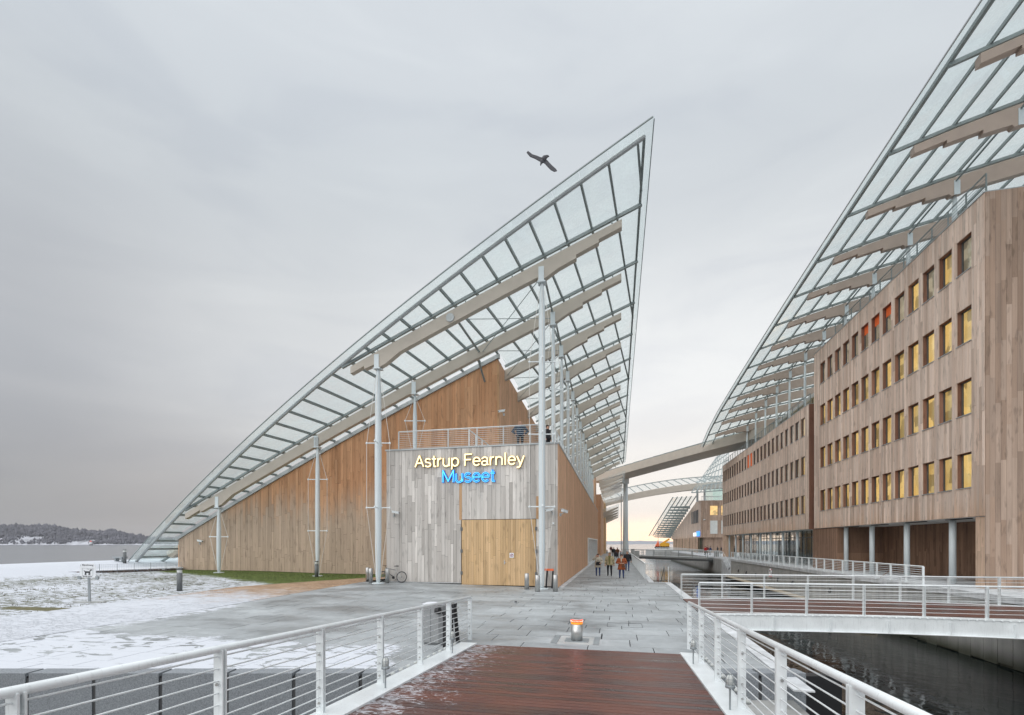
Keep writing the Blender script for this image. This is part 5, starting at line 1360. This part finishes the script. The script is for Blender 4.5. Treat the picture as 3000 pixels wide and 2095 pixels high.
# ---- bicycle
def bicycle():
    t = thing('bicycle', 'dark mountain bike with a silver rear frame propped against the grey boards behind the mast', 'bicycle', (0, 0, 0))
    Rw = .34; r_, f_ = (.62, Rw), (-.62, Rw)
    for nm, (wx, wz) in (('wheel', r_), ('wheel', f_)):
        wl = MB().torus((wx, 0, wz), Rw-.02, .024, 'y', 32, 6).build(nm, M['black'], t, True)
        sp_ = MB()
        for k in range(16): a = 2*math.pi*k/16; sp_.tube((wx, 0, wz), (wx+(Rw-.04)*math.cos(a), 0, wz+(Rw-.04)*math.sin(a)), .0022, .0022, 3)
        sp_.build('spokes', M['stainless'], wl); MB().torus((wx, 0, wz), Rw-.045, .01, 'y', 32, 4).build('rim', M['galv'], wl); MB().tube((wx, -.05, wz), (wx, .05, wz), .025, .025, 8).build('hub', M['darkgrey'], wl)
    bb = (.10, .30); st = (.22, .78); hd1 = (-.44, .90); hd2 = (-.48, .74)
    def T(a, b, r, off=0): return MB().tube((a[0], off, a[1]), (b[0], off, b[1]), r, r, 8)
    MB().tube((hd1[0], 0, hd1[1]-.03), (st[0], 0, st[1]-.03), .018, .018, 8).tube((hd2[0], 0, hd2[1]), (bb[0], 0, bb[1]), .022, .022, 8).build('main_frame', M['darkgrey'], t)
    m = T(bb, st, .017); m.tube((st[0], .0, st[1]-.05), (r_[0], .045, r_[1]), .009, .009, 6).tube((st[0], 0, st[1]-.05), (r_[0], -.045, r_[1]), .009, .009, 6).tube((bb[0], 0, bb[1]), (r_[0], -.045, r_[1]), .01, .01, 6).build('rear_frame', M['stainless'], t)
    T(hd2, hd1, .024).build('head_tube', M['darkgrey'], t)
    MB().tube((hd2[0], -.04, hd2[1]), (f_[0], -.045, f_[1]), .014, .014, 6).tube((hd2[0], .04, hd2[1]), (f_[0], .045, f_[1]), .014, .014, 6).build('fork', M['darkgrey'], t)
    MB().tube((hd1[0], 0, hd1[1]), (hd1[0]-.08, 0, hd1[1]+.10), .015, .015, 6).tube((hd1[0]-.08, -.28, hd1[1]+.12), (hd1[0]-.08, .28, hd1[1]+.12), .013, .013, 6).build('handlebar', M['black'], t)
    MB().tube((st[0], 0, st[1]-.05), (st[0]+.03, 0, .97), .014, .014, 6).build('seat_post', M['stainless'], t)
    MB().ball((st[0]+.06, 0, 1.0), .13, 10, (1.05, .55, .25)).ball((st[0]-.08, 0, .99), .06, 8, (1.4, .5, .3)).build('saddle', M['black'], t, True)
    MB().tube((bb[0], -.05, bb[1]), (bb[0], -.06, bb[1]), .09, .09, 16).tube((bb[0], -.07, bb[1]), (bb[0]-.09, -.07, bb[1]+.14), .01, .01, 6).tube((bb[0], .07, bb[1]), (bb[0]+.09, .07, bb[1]-.14), .01, .01, 6).build('crank', M['black'], t)
    for s_ in (-1, 1): MB().box((bb[0]-.09*-s_-.05, s_*.12-.04, bb[1]-.14*s_-.012), (bb[0]-.09*-s_+.05, s_*.12+.04, bb[1]-.14*s_+.012)).build('pedal', M['black'], t)
    MB().tube((r_[0]-.1, -.06, r_[1]-.06), (r_[0]-.2, -.2, .01), .009, .009, 6).build('kickstand', M['stainless'], t)
    return t
bk_ = bicycle(); bk_.location = (-13.28, 26.72, gz(-13.3, 26.7)+.0); bk_.rotation_euler = (R0(-6), 0, R0(-2))

# ---- people
SK = plain('skin', (.52, .30, .21), .6, 0, .05, 20)
def cloth(name, c): return plain('cloth_'+name, c, .85, 0, .12, 9, .1)
CL = dict(cream=cloth('cream', (.50, .46, .38)), khaki=cloth('khaki', (.42, .36, .22)), rust=cloth('rust', (.34, .09, .03)), black=cloth('black', (.02, .02, .024)), navy=cloth('navy', (.03, .045, .11)), jeans=cloth('jeans', (.045, .07, .17)),
          maroon=cloth('maroon', (.12, .03, .03)), red=cloth('red', (.42, .02, .02)), olive=cloth('olive', (.18, .17, .06)), pale=cloth('pale', (.50, .52, .45)), teal=cloth('teal', (.03, .05, .08)), brown=cloth('brown', (.14, .06, .03)))
HR = dict(brown=cloth('brown_hair', (.07, .03, .02)), fair=cloth('fair_hair', (.30, .20, .10)), dark=cloth('dark_hair', (.02, .015, .012)), grey=cloth('grey_hair', (.3, .28, .26)))
def person(label, loc, h, rz, coat, clen, trousers, hair='brown', stride=.12, arms='walk', scarf=None, bag=None, hood=None, group=None, hat=None, opencoat=None, collar=True):
    """faces -Y before rz; clen = hem height as a share of h"""
    t = thing('person', label, 'person', (0, 0, 0), group)
    s_ = h/1.75; st = stride
    J = {'pel': (0, .0, .97, .135), 'sp': (0, .0, 1.16, .125), 'ch': (0, .0, 1.36, .15), 'nk': (0, -.0, 1.50, .058), 'hd0': (0, -.015, 1.585, .078), 'hd1': (0, -.02, 1.665, .092), 'hd2': (0, -.01, 1.71, .062), 'nose': (0, -.115, 1.62, .014)}
    for sd, sg_ in (('l', 1), ('r', -1)):
        f = st*sg_
        J['hp'+sd] = (.095*sg_, 0, .93, .098); J['kn'+sd] = (.105*sg_, -f*.75-.02, .51, .066); J['an'+sd] = (.11*sg_, -f*1.1+.03, .09, .044); J['to'+sd] = (.115*sg_, -f*1.1-.13, .04, .04); J['hl'+sd] = (.11*sg_, -f*1.1+.05, .045, .04)
        J['sh'+sd] = (.185*sg_, .0, 1.41, .062)
        if arms == 'walk': e = (.25*sg_, .05+f*.4, 1.13); w_ = (.27*sg_, -.02+f*.9, .90); hn = (.27*sg_, -.05+f*1.0, .81)
        elif arms == 'front': e = (.30*sg_, .02, 1.15); w_ = (.13*sg_, -.24, 1.12); hn = (.05*sg_, -.27, 1.12)
        elif arms == 'hips': e = (.38*sg_, .06, 1.16); w_ = (.23*sg_, -.03, 1.0); hn = (.19*sg_, -.06, .96)
        elif arms == 'head': e, w_, hn = ((.30*sg_, -.02, 1.15), (.2*sg_, -.22, 1.05), (.14*sg_, -.26, 1.02)) if sg_ > 0 else ((-.33, -.08, 1.30), (-.17, -.10, 1.52), (-.12, -.10, 1.60))
        elif arms == 'push': e = (.24*sg_, -.12, 1.15); w_ = (.2*sg_, -.36, 1.06); hn = (.18*sg_, -.43, 1.04)
        J['el'+sd] = (*e, .043); J['wr'+sd] = (*w_, .029); J['ha'+sd] = (*hn, .036)
        d = Vector(hn)-Vector(w_); d.normalize(); sdv = d.cross(Vector((0, 1, 0))).normalized() if abs(d.y) < .9 else Vector((1, 0, 0))
        for k in range(4): q = Vector(hn)+d*.075+sdv*(.012*(k-1.5)*1.6); J['f%d%s' % (k, sd)] = (*q, .008)
        q = Vector(hn)+d*.02+sdv*.04*sg_; J['th'+sd] = (*q, .009)
    E_ = [('pel', 'sp'), ('sp', 'ch'), ('ch', 'nk'), ('nk', 'hd0'), ('hd0', 'hd1'), ('hd1', 'hd2'), ('hd0', 'nose')]
    for sd in 'lr': E_ += [('pel', 'hp'+sd), ('hp'+sd, 'kn'+sd), ('kn'+sd, 'an'+sd), ('an'+sd, 'to'+sd), ('an'+sd, 'hl'+sd), ('ch', 'sh'+sd), ('sh'+sd, 'el'+sd), ('el'+sd, 'wr'+sd), ('wr'+sd, 'ha'+sd)]+[('ha'+sd, 'f%d%s' % (k, sd)) for k in range(4)]+[('ha'+sd, 'th'+sd)]
    keys = list(J); me = bpy.data.meshes.new('b'); me.from_pydata([J[k][:3] for k in keys], [(keys.index(a), keys.index(b)) for a, b in E_], [])
    o = bpy.data.objects.new('b', me); C.objects.link(o); md = o.modifiers.new('s', 'SKIN')
    for i, k in enumerate(keys): me.skin_vertices[0].data[i].radius = (J[k][3],)*2; me.skin_vertices[0].data[i].use_root = (k == 'pel')
    sm_ = o.modifiers.new('u', 'SUBSURF'); sm_.levels = 1; sm_.render_levels = 1
    dg = bpy.context.evaluated_depsgraph_get(); bm_ = bpy.data.meshes.new_from_object(o.evaluated_get(dg)); bpy.data.objects.remove(o)
    bm_.materials.clear()
    for q in (SK, trousers, M['black'], coat): bm_.materials.append(q)
    hands = [Vector(J['ha'+sd][:3]) for sd in 'lr']
    for p in bm_.polygons:
        c = p.center; isarm = min((c-hq).length for hq in hands) < .13
        p.material_index = 0 if (c.z > 1.49 or isarm) else (2 if c.z < .095 else (1 if (c.z < .99 and abs(c.x) < .21) else 3)); p.use_smooth = True
    bm_.transform(Matrix.Scale(s_, 4)); link(bpy.data.objects.new('body', bm_), (0, 0, 0), t)
    # coat: open shell of elliptical rings plus sleeves
    hem = clen*1.75; m = MB(); n = 18; rings = []
    for z, rx, ry in [(1.50, .075, .07), (1.455, .16, .095), (1.40, .205, .12), (1.25, .195, .14), (1.05, .185, .145), (.92, .205, .155)]+([(.75, .225, .175)] if hem < .75 else [])+[(hem, .215+max(0, .95-hem)*.16, .165+max(0, .95-hem)*.14), (hem+.01, .19, .14)]:
        rings.append([(rx*math.cos(2*math.pi*i/n)*(1+.03*math.sin(5*i)), ry*math.sin(2*math.pi*i/n)-.005, z) for i in range(n)])
    vs = [p for r_ in rings for p in r_]; fs = [(j*n+i, (j+1)*n+i, (j+1)*n+(i+1) % n, j*n+(i+1) % n) for j in range(len(rings)-1) for i in range(n)]
    m.add(vs, fs)
    for sd in 'lr':
        a, b, c = Vector(J['sh'+sd][:3]), Vector(J['el'+sd][:3]), Vector(J['wr'+sd][:3]); m.tube(a, b, .082, .066, 10); m.ball(b, .066, 8); m.tube(b, c, .066, .054, 10); m.ball(a, .084, 8)
    m.v = [tuple(q*s_ for q in p) for p in m.v]; m.build('coat', coat, t, True)
    if opencoat is not None:
        mm = MB().box((-.055, -.162, max(hem, .8)), (.055, -.13, 1.44)); mm.v = [tuple(q*s_ for q in p) for p in mm.v]; mm.build('shirt_front', opencoat, t)
    if not hat and hair:
        m = MB().ball((0, .012, 1.675), .108, 12, (.92, 1.02, .95)); m.v = [tuple(q*s_ for q in (p[0], p[1]+(.03 if p[2] < 1.66 and p[1] < 0 else 0)*3.2, p[2])) for p in m.v]; m.build('hair', HR[hair], t, True)
    elif hat: m = MB().ball((0, .0, 1.70), .11, 12, (1, 1, .8)); m.v = [tuple(q*s_ for q in p) for p in m.v]; m.build('hat', hat, t, True)
    for sg_ in (-1, 1): m = MB().ball((.033*sg_*s_, -.098*s_, 1.648*s_), .011*s_, 6); m.build('eye', HR['dark'], t)
    m = MB().box((-.022*s_, -.102*s_, 1.583*s_), (.022*s_, -.088*s_, 1.59*s_)); m.build('mouth', CL['maroon'], t)
    if scarf: m = MB().torus((0, -.005, 1.49), .085, .035, 'z', 16, 6).box((-.06, -.16, 1.18), (.0, -.13, 1.46)); m.v = [tuple(q*s_ for q in p) for p in m.v]; m.build('scarf', scarf, t, True)
    if hood: m = MB().torus((0, .03, 1.60), .11, .035, 'y', 16, 6); m.v = [tuple(q*s_ for q in p) for p in m.v]; m.build('hood', hood, t, True)
    if bag: 
        x_, y_, z_, w2, h2, mt = bag; m = MB().prism([(x_-w2*.6, y_, z_+h2), (x_+w2*.6, y_, z_+h2), (x_+w2, y_, z_+h2*.25), (x_+w2*.85, y_, z_), (x_-w2*.85, y_, z_), (x_-w2, y_, z_+h2*.25)], (0, -.10, 0)); m.path([(x_-w2*.5, y_-.05, z_+h2), (x_*.5, y_*.6, 1.36), (x_+w2*.5, y_-.05, z_+h2)], .012, 5)
        m.v = [tuple(q*s_ for q in p) for p in m.v]; m.build('bag', mt, t)
    place(t, loc, rz); t.scale = (1.2, 1.2, 1.03); return t
def gp(px, py, z=0.): q = onZ(px, py, z); return (q[0], q[1], z)
person('woman in cream hooded coat and jeans with black bag, one hand raised to her head', gp(1752, 1688), 1.64, R0(4), CL['cream'], .40, CL['jeans'], 'brown', .05, 'head', bag=(.0, -.17, .88, .17, .26, CL['black']), hood=CL['pale'])
person('walker in an open khaki coat with an olive scarf and black trousers, between two others', gp(1786, 1688), 1.74, R0(-2), CL['khaki'], .47, CL['black'], 'fair', .06, 'walk', scarf=CL['olive'], opencoat=CL['olive'])
person('walker in a long rust-orange coat and pale green scarf, nearest to the camera', gp(1821, 1695), 1.66, R0(3), CL['rust'], .37, CL['jeans'], 'brown', .03, 'front', scarf=CL['pale'], bag=(.1, -.17, .82, .1, .25, CL['brown']))
person('man in a black jacket and jeans walking behind the rust-orange coat beside the canal rail', gp(1838, 1673), 1.74, R0(-6), CL['black'], .50, CL['jeans'], 'grey', .13, 'walk')
person('person in a dark red jacket walking away, farthest on the left promenade', gp(1790, 1620.5), 1.74, R0(180), CL['maroon'], .48, CL['brown'], 'dark', .14, 'walk')
person('person in dark clothes walking just left of the pushchair', gp(1797.5, 1632), 1.7, R0(5), CL['black'], .48, CL['black'], 'brown', .12, 'walk')
person('person in a brown jacket pushing the black pushchair', gp(1809, 1635.5), 1.72, R0(0), CL['brown'], .48, CL['black'], 'brown', .06, 'push')
pc = gp(1805.5, 1638.5); t = thing('pushchair', 'black pushchair with a pinkish hood rim pushed along the left promenade', 'pushchair', pc)
m = MB().ball((pc[0], pc[1], .85), .34, 12, (.8, 1, .9)); m.build('hood', CL['black'], t, True); MB().box((pc[0]-.26, pc[1]-.4, .42), (pc[0]+.26, pc[1]+.35, .75)).build('body', CL['black'], t)
MB().torus((pc[0], pc[1]-.22, 1.0), .2, .03, 'y', 16, 5).build('hood_rim', CL['maroon'], t)
for a in (-.27, .27):
    for b in (-.38, .35): MB().torus((pc[0]+a, pc[1]+b, .14), .12, .025, 'x', 16, 5).build('wheel', M['black'], t)
MB().path([(pc[0]-.2, pc[1]-.3, .2), (pc[0]-.2, pc[1]+.5, 1.05), (pc[0]+.2, pc[1]+.5, 1.05), (pc[0]+.2, pc[1]-.3, .2)], .016).build('handle', M['darkgrey'], t)
tp = onY(1524, 1238, 29.2); person('bald person in dark clothes with hands on hips on the museum terrace', (tp[0], 29.2, BZ+.02), tp[2]-BZ+.02, R0(12), CL['teal'], .5, CL['black'], None, .02, 'hips')
tp = onY(1604, 1250, 30); person('person in a dark jacket half hidden behind the mast at the terrace end', (tp[0], 30, BZ+.02), 1.68, R0(60), CL['black'], .5, CL['black'], 'dark', .02, 'walk')
person('person in a bright red jacket walking left on the right promenade', gp(2066, 1626.5, .13), 1.75, R0(-70), CL['red'], .45, CL['black'], 'dark', .14, 'walk')
person('second person in dark red close beside the bright red jacket', gp(2072, 1624, .13), 1.8, R0(-60), CL['maroon'], .45, CL['black'], 'dark', .12, 'walk')
person('person in a navy jacket walking just behind the red jackets', gp(2081, 1626, .13), 1.75, R0(-75), CL['navy'], .48, CL['navy'], 'dark', .13, 'walk')
person('person in black bending slightly by the grey bin on the right promenade', gp(2102, 1622, .13), 1.7, R0(90), CL['black'], .48, CL['black'], 'dark', .1, 'front')
person('person in black standing under the edge of the office wing', gp(2113, 1623, .13), 1.7, R0(60), CL['black'], .48, CL['black'], 'dark', .08, 'walk')
lp = onX(2151, 1618, 21.2); person('dark figure standing inside the glazed lobby', (21.2, lp[1], .17), 1.75, R0(-60), CL['black'], .48, CL['black'], 'brown', .05, 'front')
gb2 = gp(2099, 1631, .13); t = thing('litter_bin', 'grey rectangular litter bin at the top of the quay stair', 'bin', gb2); MB().box((gb2[0]-.4, gb2[1]-.3, .13), (gb2[0]+.4, gb2[1]+.3, 1.15)).build('body', M['bin'], t); MB().box((gb2[0]-.43, gb2[1]-.33, 1.15), (gb2[0]+.43, gb2[1]+.33, 1.22)).build('lid', M['galv'], t)
for i, (px, py, s_, l) in enumerate([(1866, 1642, 1.35, 'nearer square grey pillar at the landing of the distant bridge'), (1853.5, 1631, 1.4, 'farther square grey pillar at the landing of the distant bridge')]):
    q = onZ(px, py); t = thing('pillar', l, 'pillar', (q[0], q[1], 0), 'pillars at the distant bridge'); MB().box((q[0]-.33, q[1]-.33, 0), (q[0]+.33, q[1]+.33, s_)).build('shaft', M['conc2'], t); MB().box((q[0]-.36, q[1]-.36, s_), (q[0]+.36, q[1]+.36, s_+.06)).build('cap', M['galv'], t)
for i, (px, py, l) in enumerate([(1778.5, 1622, 'small reddish post left of the people far down the promenade'), (1818.5, 1627, 'small post right of the people far down the promenade')]):
    q = onZ(px, py); t = thing('post', l, 'post', (q[0], q[1], 0)); MB().lathe((q[0], q[1], 0), [(.14, 0), (.14, .85), (.1, .9)], 12).build('shaft', M['galv'], t, True); MB().lathe((q[0], q[1], .7), [(.145, 0), (.145, .1)], 12).build('band', M['red'], t)
# lifebuoy post and mooring fittings on the canal wall
lb_ = onX(2257, 1676, 15.85); t = thing('lifebuoy', 'red and white lifebuoy hanging on the concrete canal wall', 'lifebuoy', lb_)
tr = MB().torus((15.84, lb_[1], lb_[2]), .3, .075, 'x', 24, 8); tr.build('ring', M['signw'], t, True)
for k in range(4):
    a = R0(45+90*k); MB().torus((15.84, lb_[1]+.3*math.cos(a), lb_[2]+.3*math.sin(a)), .085, .03, 'x', 10, 5).build('band', M['red'], t)
MB().box((15.8, lb_[1]-.4, lb_[2]-.5), (15.9, lb_[1]+.4, lb_[2]-.40)).build('bracket', M['red'], t)
for i, (px, py) in enumerate([(2136, 1668), (2163, 1673.5), (2186, 1679), (2213, 1685.5), (2243, 1692), (2278, 1700), (2321, 1709), (2370, 1719), (2431, 1733)]):
    q = onX(px, py, 15.86); t = thing('mooring_ring', ('first', 'second', 'third', 'fourth', 'fifth', 'sixth', 'seventh', 'eighth', 'ninth')[i]+' dark mooring ring on the canal wall, counted from the quay stair', 'mooring ring', q, 'dark mooring rings along the canal wall'); MB().torus((15.84, q[1], q[2]), .12, .03, 'x', 12, 5).build('ring', M['black'], t); MB().box((15.85, q[1]-.1, q[2]+.05), (15.93, q[1]+.1, q[2]+.25)).build('plate', M['darkgrey'], t)

# ---- gabion and wire fence by the lawn
ga, gb3 = np.array([-38.2, 26.6]), np.array([-35.2, 33.0]); dd = (gb3-ga); Lg = np.linalg.norm(dd); dd = dd/Lg; nn_ = np.array([dd[1], -dd[0]])
gab = thing('gabion_wall', 'low wall of reddish stones edging the snowy bank left of the museum', 'wall', (*((ga+gb3)/2), .3))
rnd = random.Random(2); m = MB()
for k in range(520):
    s_ = rnd.random()*Lg; l_ = rnd.random()*.35; z = rnd.random()*.26; p = ga+dd*s_-nn_*l_; m.ball((p[0], p[1], gz(p[0], p[1])*.0+.16+z), rnd.uniform(.05, .085), 6, (1, 1, .8))
m.build('stone', M['stone'], gab, kind='stuff')
MB().prism([(*(ga-nn_*.05), .44), (*(gb3-nn_*.05), .44), (*(gb3-nn_*1.6), .5), (*(ga-nn_*1.6), .5)], (0, 0, .06)).build('snow_cap', M['snow'], gab)
wf = thing('wire_fence', 'low wire mesh fence standing on the stone wall at the snowy bank', 'fence', (*((ga+gb3)/2), .4))
for k in range(7):
    p = ga+dd*(.6+(Lg-.8)*k/6)+nn_*.12; MB().tube((*p, .15), (*p, .98), .014, .014, 6).build('post', M['galv'], wf)
m = MB(); p0_ = ga+dd*.6+nn_*.12; p1_ = ga+dd*(Lg-.2)+nn_*.12
for z in (.30, .45, .6, .75, .9): m.tube((*p0_, z), (*p1_, z), .005, .005, 4)
for k in range(60): p = p0_+(p1_-p0_)*k/59; m.tube((*p, .25), (*p, .95), .004, .004, 4)
m.build('mesh', M['galv'], wf)
# grass
gm = bpy.data.materials['snowy_lawn_and_brick_path']
gmat = plain('green_grass_blades', (.125, .165, .05), .8, 0, .5, 3)
rnd = random.Random(9); m = MB()
for k in range(26000):
    x = rnd.uniform(-35.5, -16.2); y = rnd.uniform(24, 33.25)
    if y < 24.2-.42*(x+19)+rnd.uniform(-.6, .8): continue
    if x+20.45-5.2*max(0, min(1, (y-22.5)/10.5)) > -.1: continue
    h_ = rnd.uniform(.03, .085); a = rnd.uniform(0, 6.28); z = gz(x, y); dx, dy = .012*math.cos(a), .012*math.sin(a)
    m.add([(x-dx, y-dy, z), (x+dx, y+dy, z), (x+rnd.uniform(-.03, .03), y+rnd.uniform(-.03, .03), z+h_)], [(0, 1, 2)])
m.build('grass', gmat, None, kind='stuff')
tuft = plain('dry_grass_blades', (.11, .10, .06), .9, 0, .5, 3); m = MB()
for k in range(3000):
    x = rnd.uniform(-36.5, -20.7); y = rnd.uniform(12.5, 31)
    if math.sin(x*1.9+y*.7)+math.sin(y*2.3-x*.5)+rnd.uniform(-1, 1) < .35: continue
    z = gz(x, y)
    for q in range(3):
        h_ = rnd.uniform(.03, .08); a = rnd.uniform(0, 6.28); dx, dy = .014*math.cos(a), .014*math.sin(a); x2, y2 = x+rnd.uniform(-.06, .06), y+rnd.uniform(-.06, .06)
        m.add([(x2-dx, y2-dy, z), (x2+dx, y2+dy, z), (x2+rnd.uniform(-.05, .05), y2+rnd.uniform(-.05, .05), z+h_)], [(0, 1, 2)])
m.build('dry_grass', tuft, None, kind='stuff')

# ---- bird
bp = C0+ray(1588, 466)*16; t = thing('gull', 'dark gull with wings spread flying in the grey sky left of the roof tip', 'bird', bp)
rt = Vector((CA, SA, 0)); fw_ = Vector((-SA, CA, 0)); up = Vector((0, 0, 1))
def bpnt(px, py, d=0.): return Vector(C0+ray(px, py)*(16+d))
bm = MB(); ax = [(1583.5, 485, .012), (1585.5, 478, .035), (1589, 471, .07), (1595, 463, .078), (1601, 459, .05), (1605, 457.5, .035), (1609, 459, .01)]
for a, b in zip(ax, ax[1:]): bm.tube(bpnt(a[0], a[1]), bpnt(b[0], b[1]), a[2], b[2], 10)
BD = plain('gull_dark', (.09, .09, .10), .8); bm.build('body', BD, t, True)
for nm, pts in (('wing', [(1596, 460), (1585, 461), (1573, 456), (1560, 452), (1547, 442), (1543, 446), (1553, 458), (1568, 464), (1580, 471), (1589, 474)]), ('wing', [(1598, 465), (1604, 470), (1611, 478), (1618, 485), (1629, 495), (1632, 500), (1624, 502), (1614, 497), (1605, 488), (1597, 479), (1590, 474)])):
    m = MB(); P = [bpnt(*p, d=.0) for p in pts]; c = sum(P, Vector())/len(P); m.prism(P, fw_*.03); m.build(nm, BD, t)

# ---- yellow crane truck on the far quay
t = thing('crane_truck', 'yellow crane truck with a raised boom parked on the far quay', 'crane', (15, 160, .15))
def yb(x0, y0, x1, y1, d=2., Y=160, mt='yellow', nm='body', poly=None):
    P = [onY(px, py, Y) for px, py in (poly or [(x0, y1), (x1, y1), (x1, y0), (x0, y0)])]; MB().prism([tuple(p) for p in P], (0, d, 0)).build(nm, M[mt], t)
yb(0, 0, 0, 0, 2.4, nm='body', poly=[(1934, 1601), (1961, 1602), (1962, 1593), (1956, 1590), (1938, 1590), (1934, 1594)])
yb(0, 0, 0, 0, .7, Y=160.8, nm='boom', poly=[(1938, 1591), (1960, 1577), (1962, 1579), (1962, 1582), (1946, 1592)])
yb(0, 0, 0, 0, 2, nm='cab', mt='tape', poly=[(1920, 1602), (1932, 1603), (1931, 1592), (1928, 1584), (1925, 1592), (1921, 1597)])
for px in (1923, 1930, 1938, 1945, 1952, 1958):
    p = onY(px, 1605, 160); MB().tube((p[0], 159.9, p[2]+.1), (p[0], 162.4, p[2]+.1), .42, .42, 12).build('wheel', M['black'], t)
p = onY(1928, 1585, 160.5); MB().tube(tuple(p), (p[0], p[1], p[2]+6), .07, .05, 6).build('mast', M['darkgrey'], t)
# ---- beacon on the fjord
b0 = C0+ray(266, 1593)*1200; t = thing('beacon', 'tiny white and red beacon standing in the fjord before the wooded island', 'beacon', (b0[0], b0[1], WZ))
MB().lathe((b0[0], b0[1], WZ), [(4, 0), (3.6, 3)], 12).build('base', M['darkgrey'], t); MB().lathe((b0[0], b0[1], WZ+3), [(3.3, 0), (3, 6)], 12).build('tower', M['signw'], t); MB().lathe((b0[0], b0[1], WZ+9), [(2.6, 0), (.8, 3.4)], 12).build('lantern', M['red'], t)

# ================================================================== FAR SHORES
def shore(name, D, prof, depth, mat, seed=1, rough=.06):
    """prof: (px, height px) silhouette seen from the plaza, turned into a hill at distance D"""
    rnd = random.Random(seed); m = MB(); vs = []; fs = []; K = 7
    pxs = [p[0] for p in prof]; hs = [p[1] for p in prof]; n = 160; grid = []
    for i in range(n+1):
        px = pxs[0]+(pxs[-1]-pxs[0])*i/n; h_ = np.interp(px, pxs, hs)*(D+depth*.7)/1400*1.12; row = []
        for j in range(K+1):
            u = j/K; q = ray(px, 1592)*(D+depth*u); hh = h_*math.sin(math.pi/2*min(1, u*1.25))**.8*(1+rough*rnd.uniform(-1, 1)) if j else 0
            if u > .8: hh *= (1-u)/.2
            row.append((q[0], q[1], WZ-1+hh))
        grid += row
    for i in range(n):
        for j in range(K): fs.append((i*(K+1)+j, (i+1)*(K+1)+j, (i+1)*(K+1)+j+1, i*(K+1)+j+1))
    return MB().add(grid, fs).build(name, mat, None, True, kind='structure'), grid
isl, gridp = shore('island_hill', 1500, [(-700, 30), (-300, 44), (0, 47), (111, 46), (160, 46), (200, 38), (240, 34), (300, 31), (335, 36), (350, 28), (400, 20), (450, 15), (500, 13), (620, 10), (760, 3)], 420, M['hill'], 4)
rnd = random.Random(21); m = MB(); ts = [p for p in gridp if p[2] > WZ+1.2]
for k in range(15000):
    i_ = rnd.random()*159.99; u_ = rnd.uniform(.02, .84)*7; ii, jj = int(i_), int(u_); fa_, fb_ = i_-ii, u_-jj
    G = lambda q, r_: np.array(gridp[q*8+r_])
    p = (G(ii, jj)*(1-fa_)+G(ii+1, jj)*fa_)*(1-fb_)+(G(ii, jj+1)*(1-fa_)+G(ii+1, jj+1)*fa_)*fb_
    if p[2] < WZ+2.5: continue
    if (math.sin(p[0]*.033)+math.sin(p[1]*.027+1)+rnd.uniform(-.5, .5)) > 1.15 and p[2] < 24: continue
    s_ = rnd.uniform(4, 8.5)*(1.5 if rnd.random() < .08 else 1); c = Vector((p[0], p[1], p[2]+rnd.uniform(-2, 1)))
    n_ = 5; a0 = rnd.random()*6; top_ = c+Vector((0, 0, s_*rnd.uniform(1.2, 1.7))); rg = [c+Vector((s_*.55*math.cos(a0+6.283*i/n_)*rnd.uniform(.7, 1.2), s_*.55*math.sin(a0+6.283*i/n_), s_*rnd.uniform(.5, .9))) for i in range(n_)]
    m.add([c, top_]+rg, [(0, 2+(i+1) % n_, 2+i) for i in range(n_)]+[(1, 2+i, 2+(i+1) % n_) for i in range(n_)])
m.build('island_wood', M['forest'], None, kind='stuff')
shore('distant_headland', 2400, [(1700, 2), (1760, 6), (1800, 5), (1850, 2), (1862, 0)], 300, M['farhill'], 6)
shore('distant_ridge', 3600, [(900, 4), (1400, 8), (1700, 9), (1800, 8), (1870, 9), (1960, 7), (2100, 8), (2600, 10), (3300, 8)], 400, M['farhill'], 8)

# ================================================================== AIR
hz = MB().box((-2900, -60, -4.5), (5200, 4300, 95)); ho = hz.build('haze', [], None, kind='stuff')
hm_ = bpy.data.materials.new('pale_winter_air'); hm_.use_nodes = True; ht = hm_.node_tree
for n in list(ht.nodes):
    if n.type != 'OUTPUT_MATERIAL': ht.nodes.remove(n)
pv = ht.nodes.new('ShaderNodeVolumePrincipled'); pv.inputs['Density'].default_value = .00008; pv.inputs['Color'].default_value = (.85, .87, .92, 1); pv.inputs['Anisotropy'].default_value = .2
ht.links.new(pv.outputs[0], ht.nodes['Material Output'].inputs['Volume']); ho.data.materials.append(hm_)
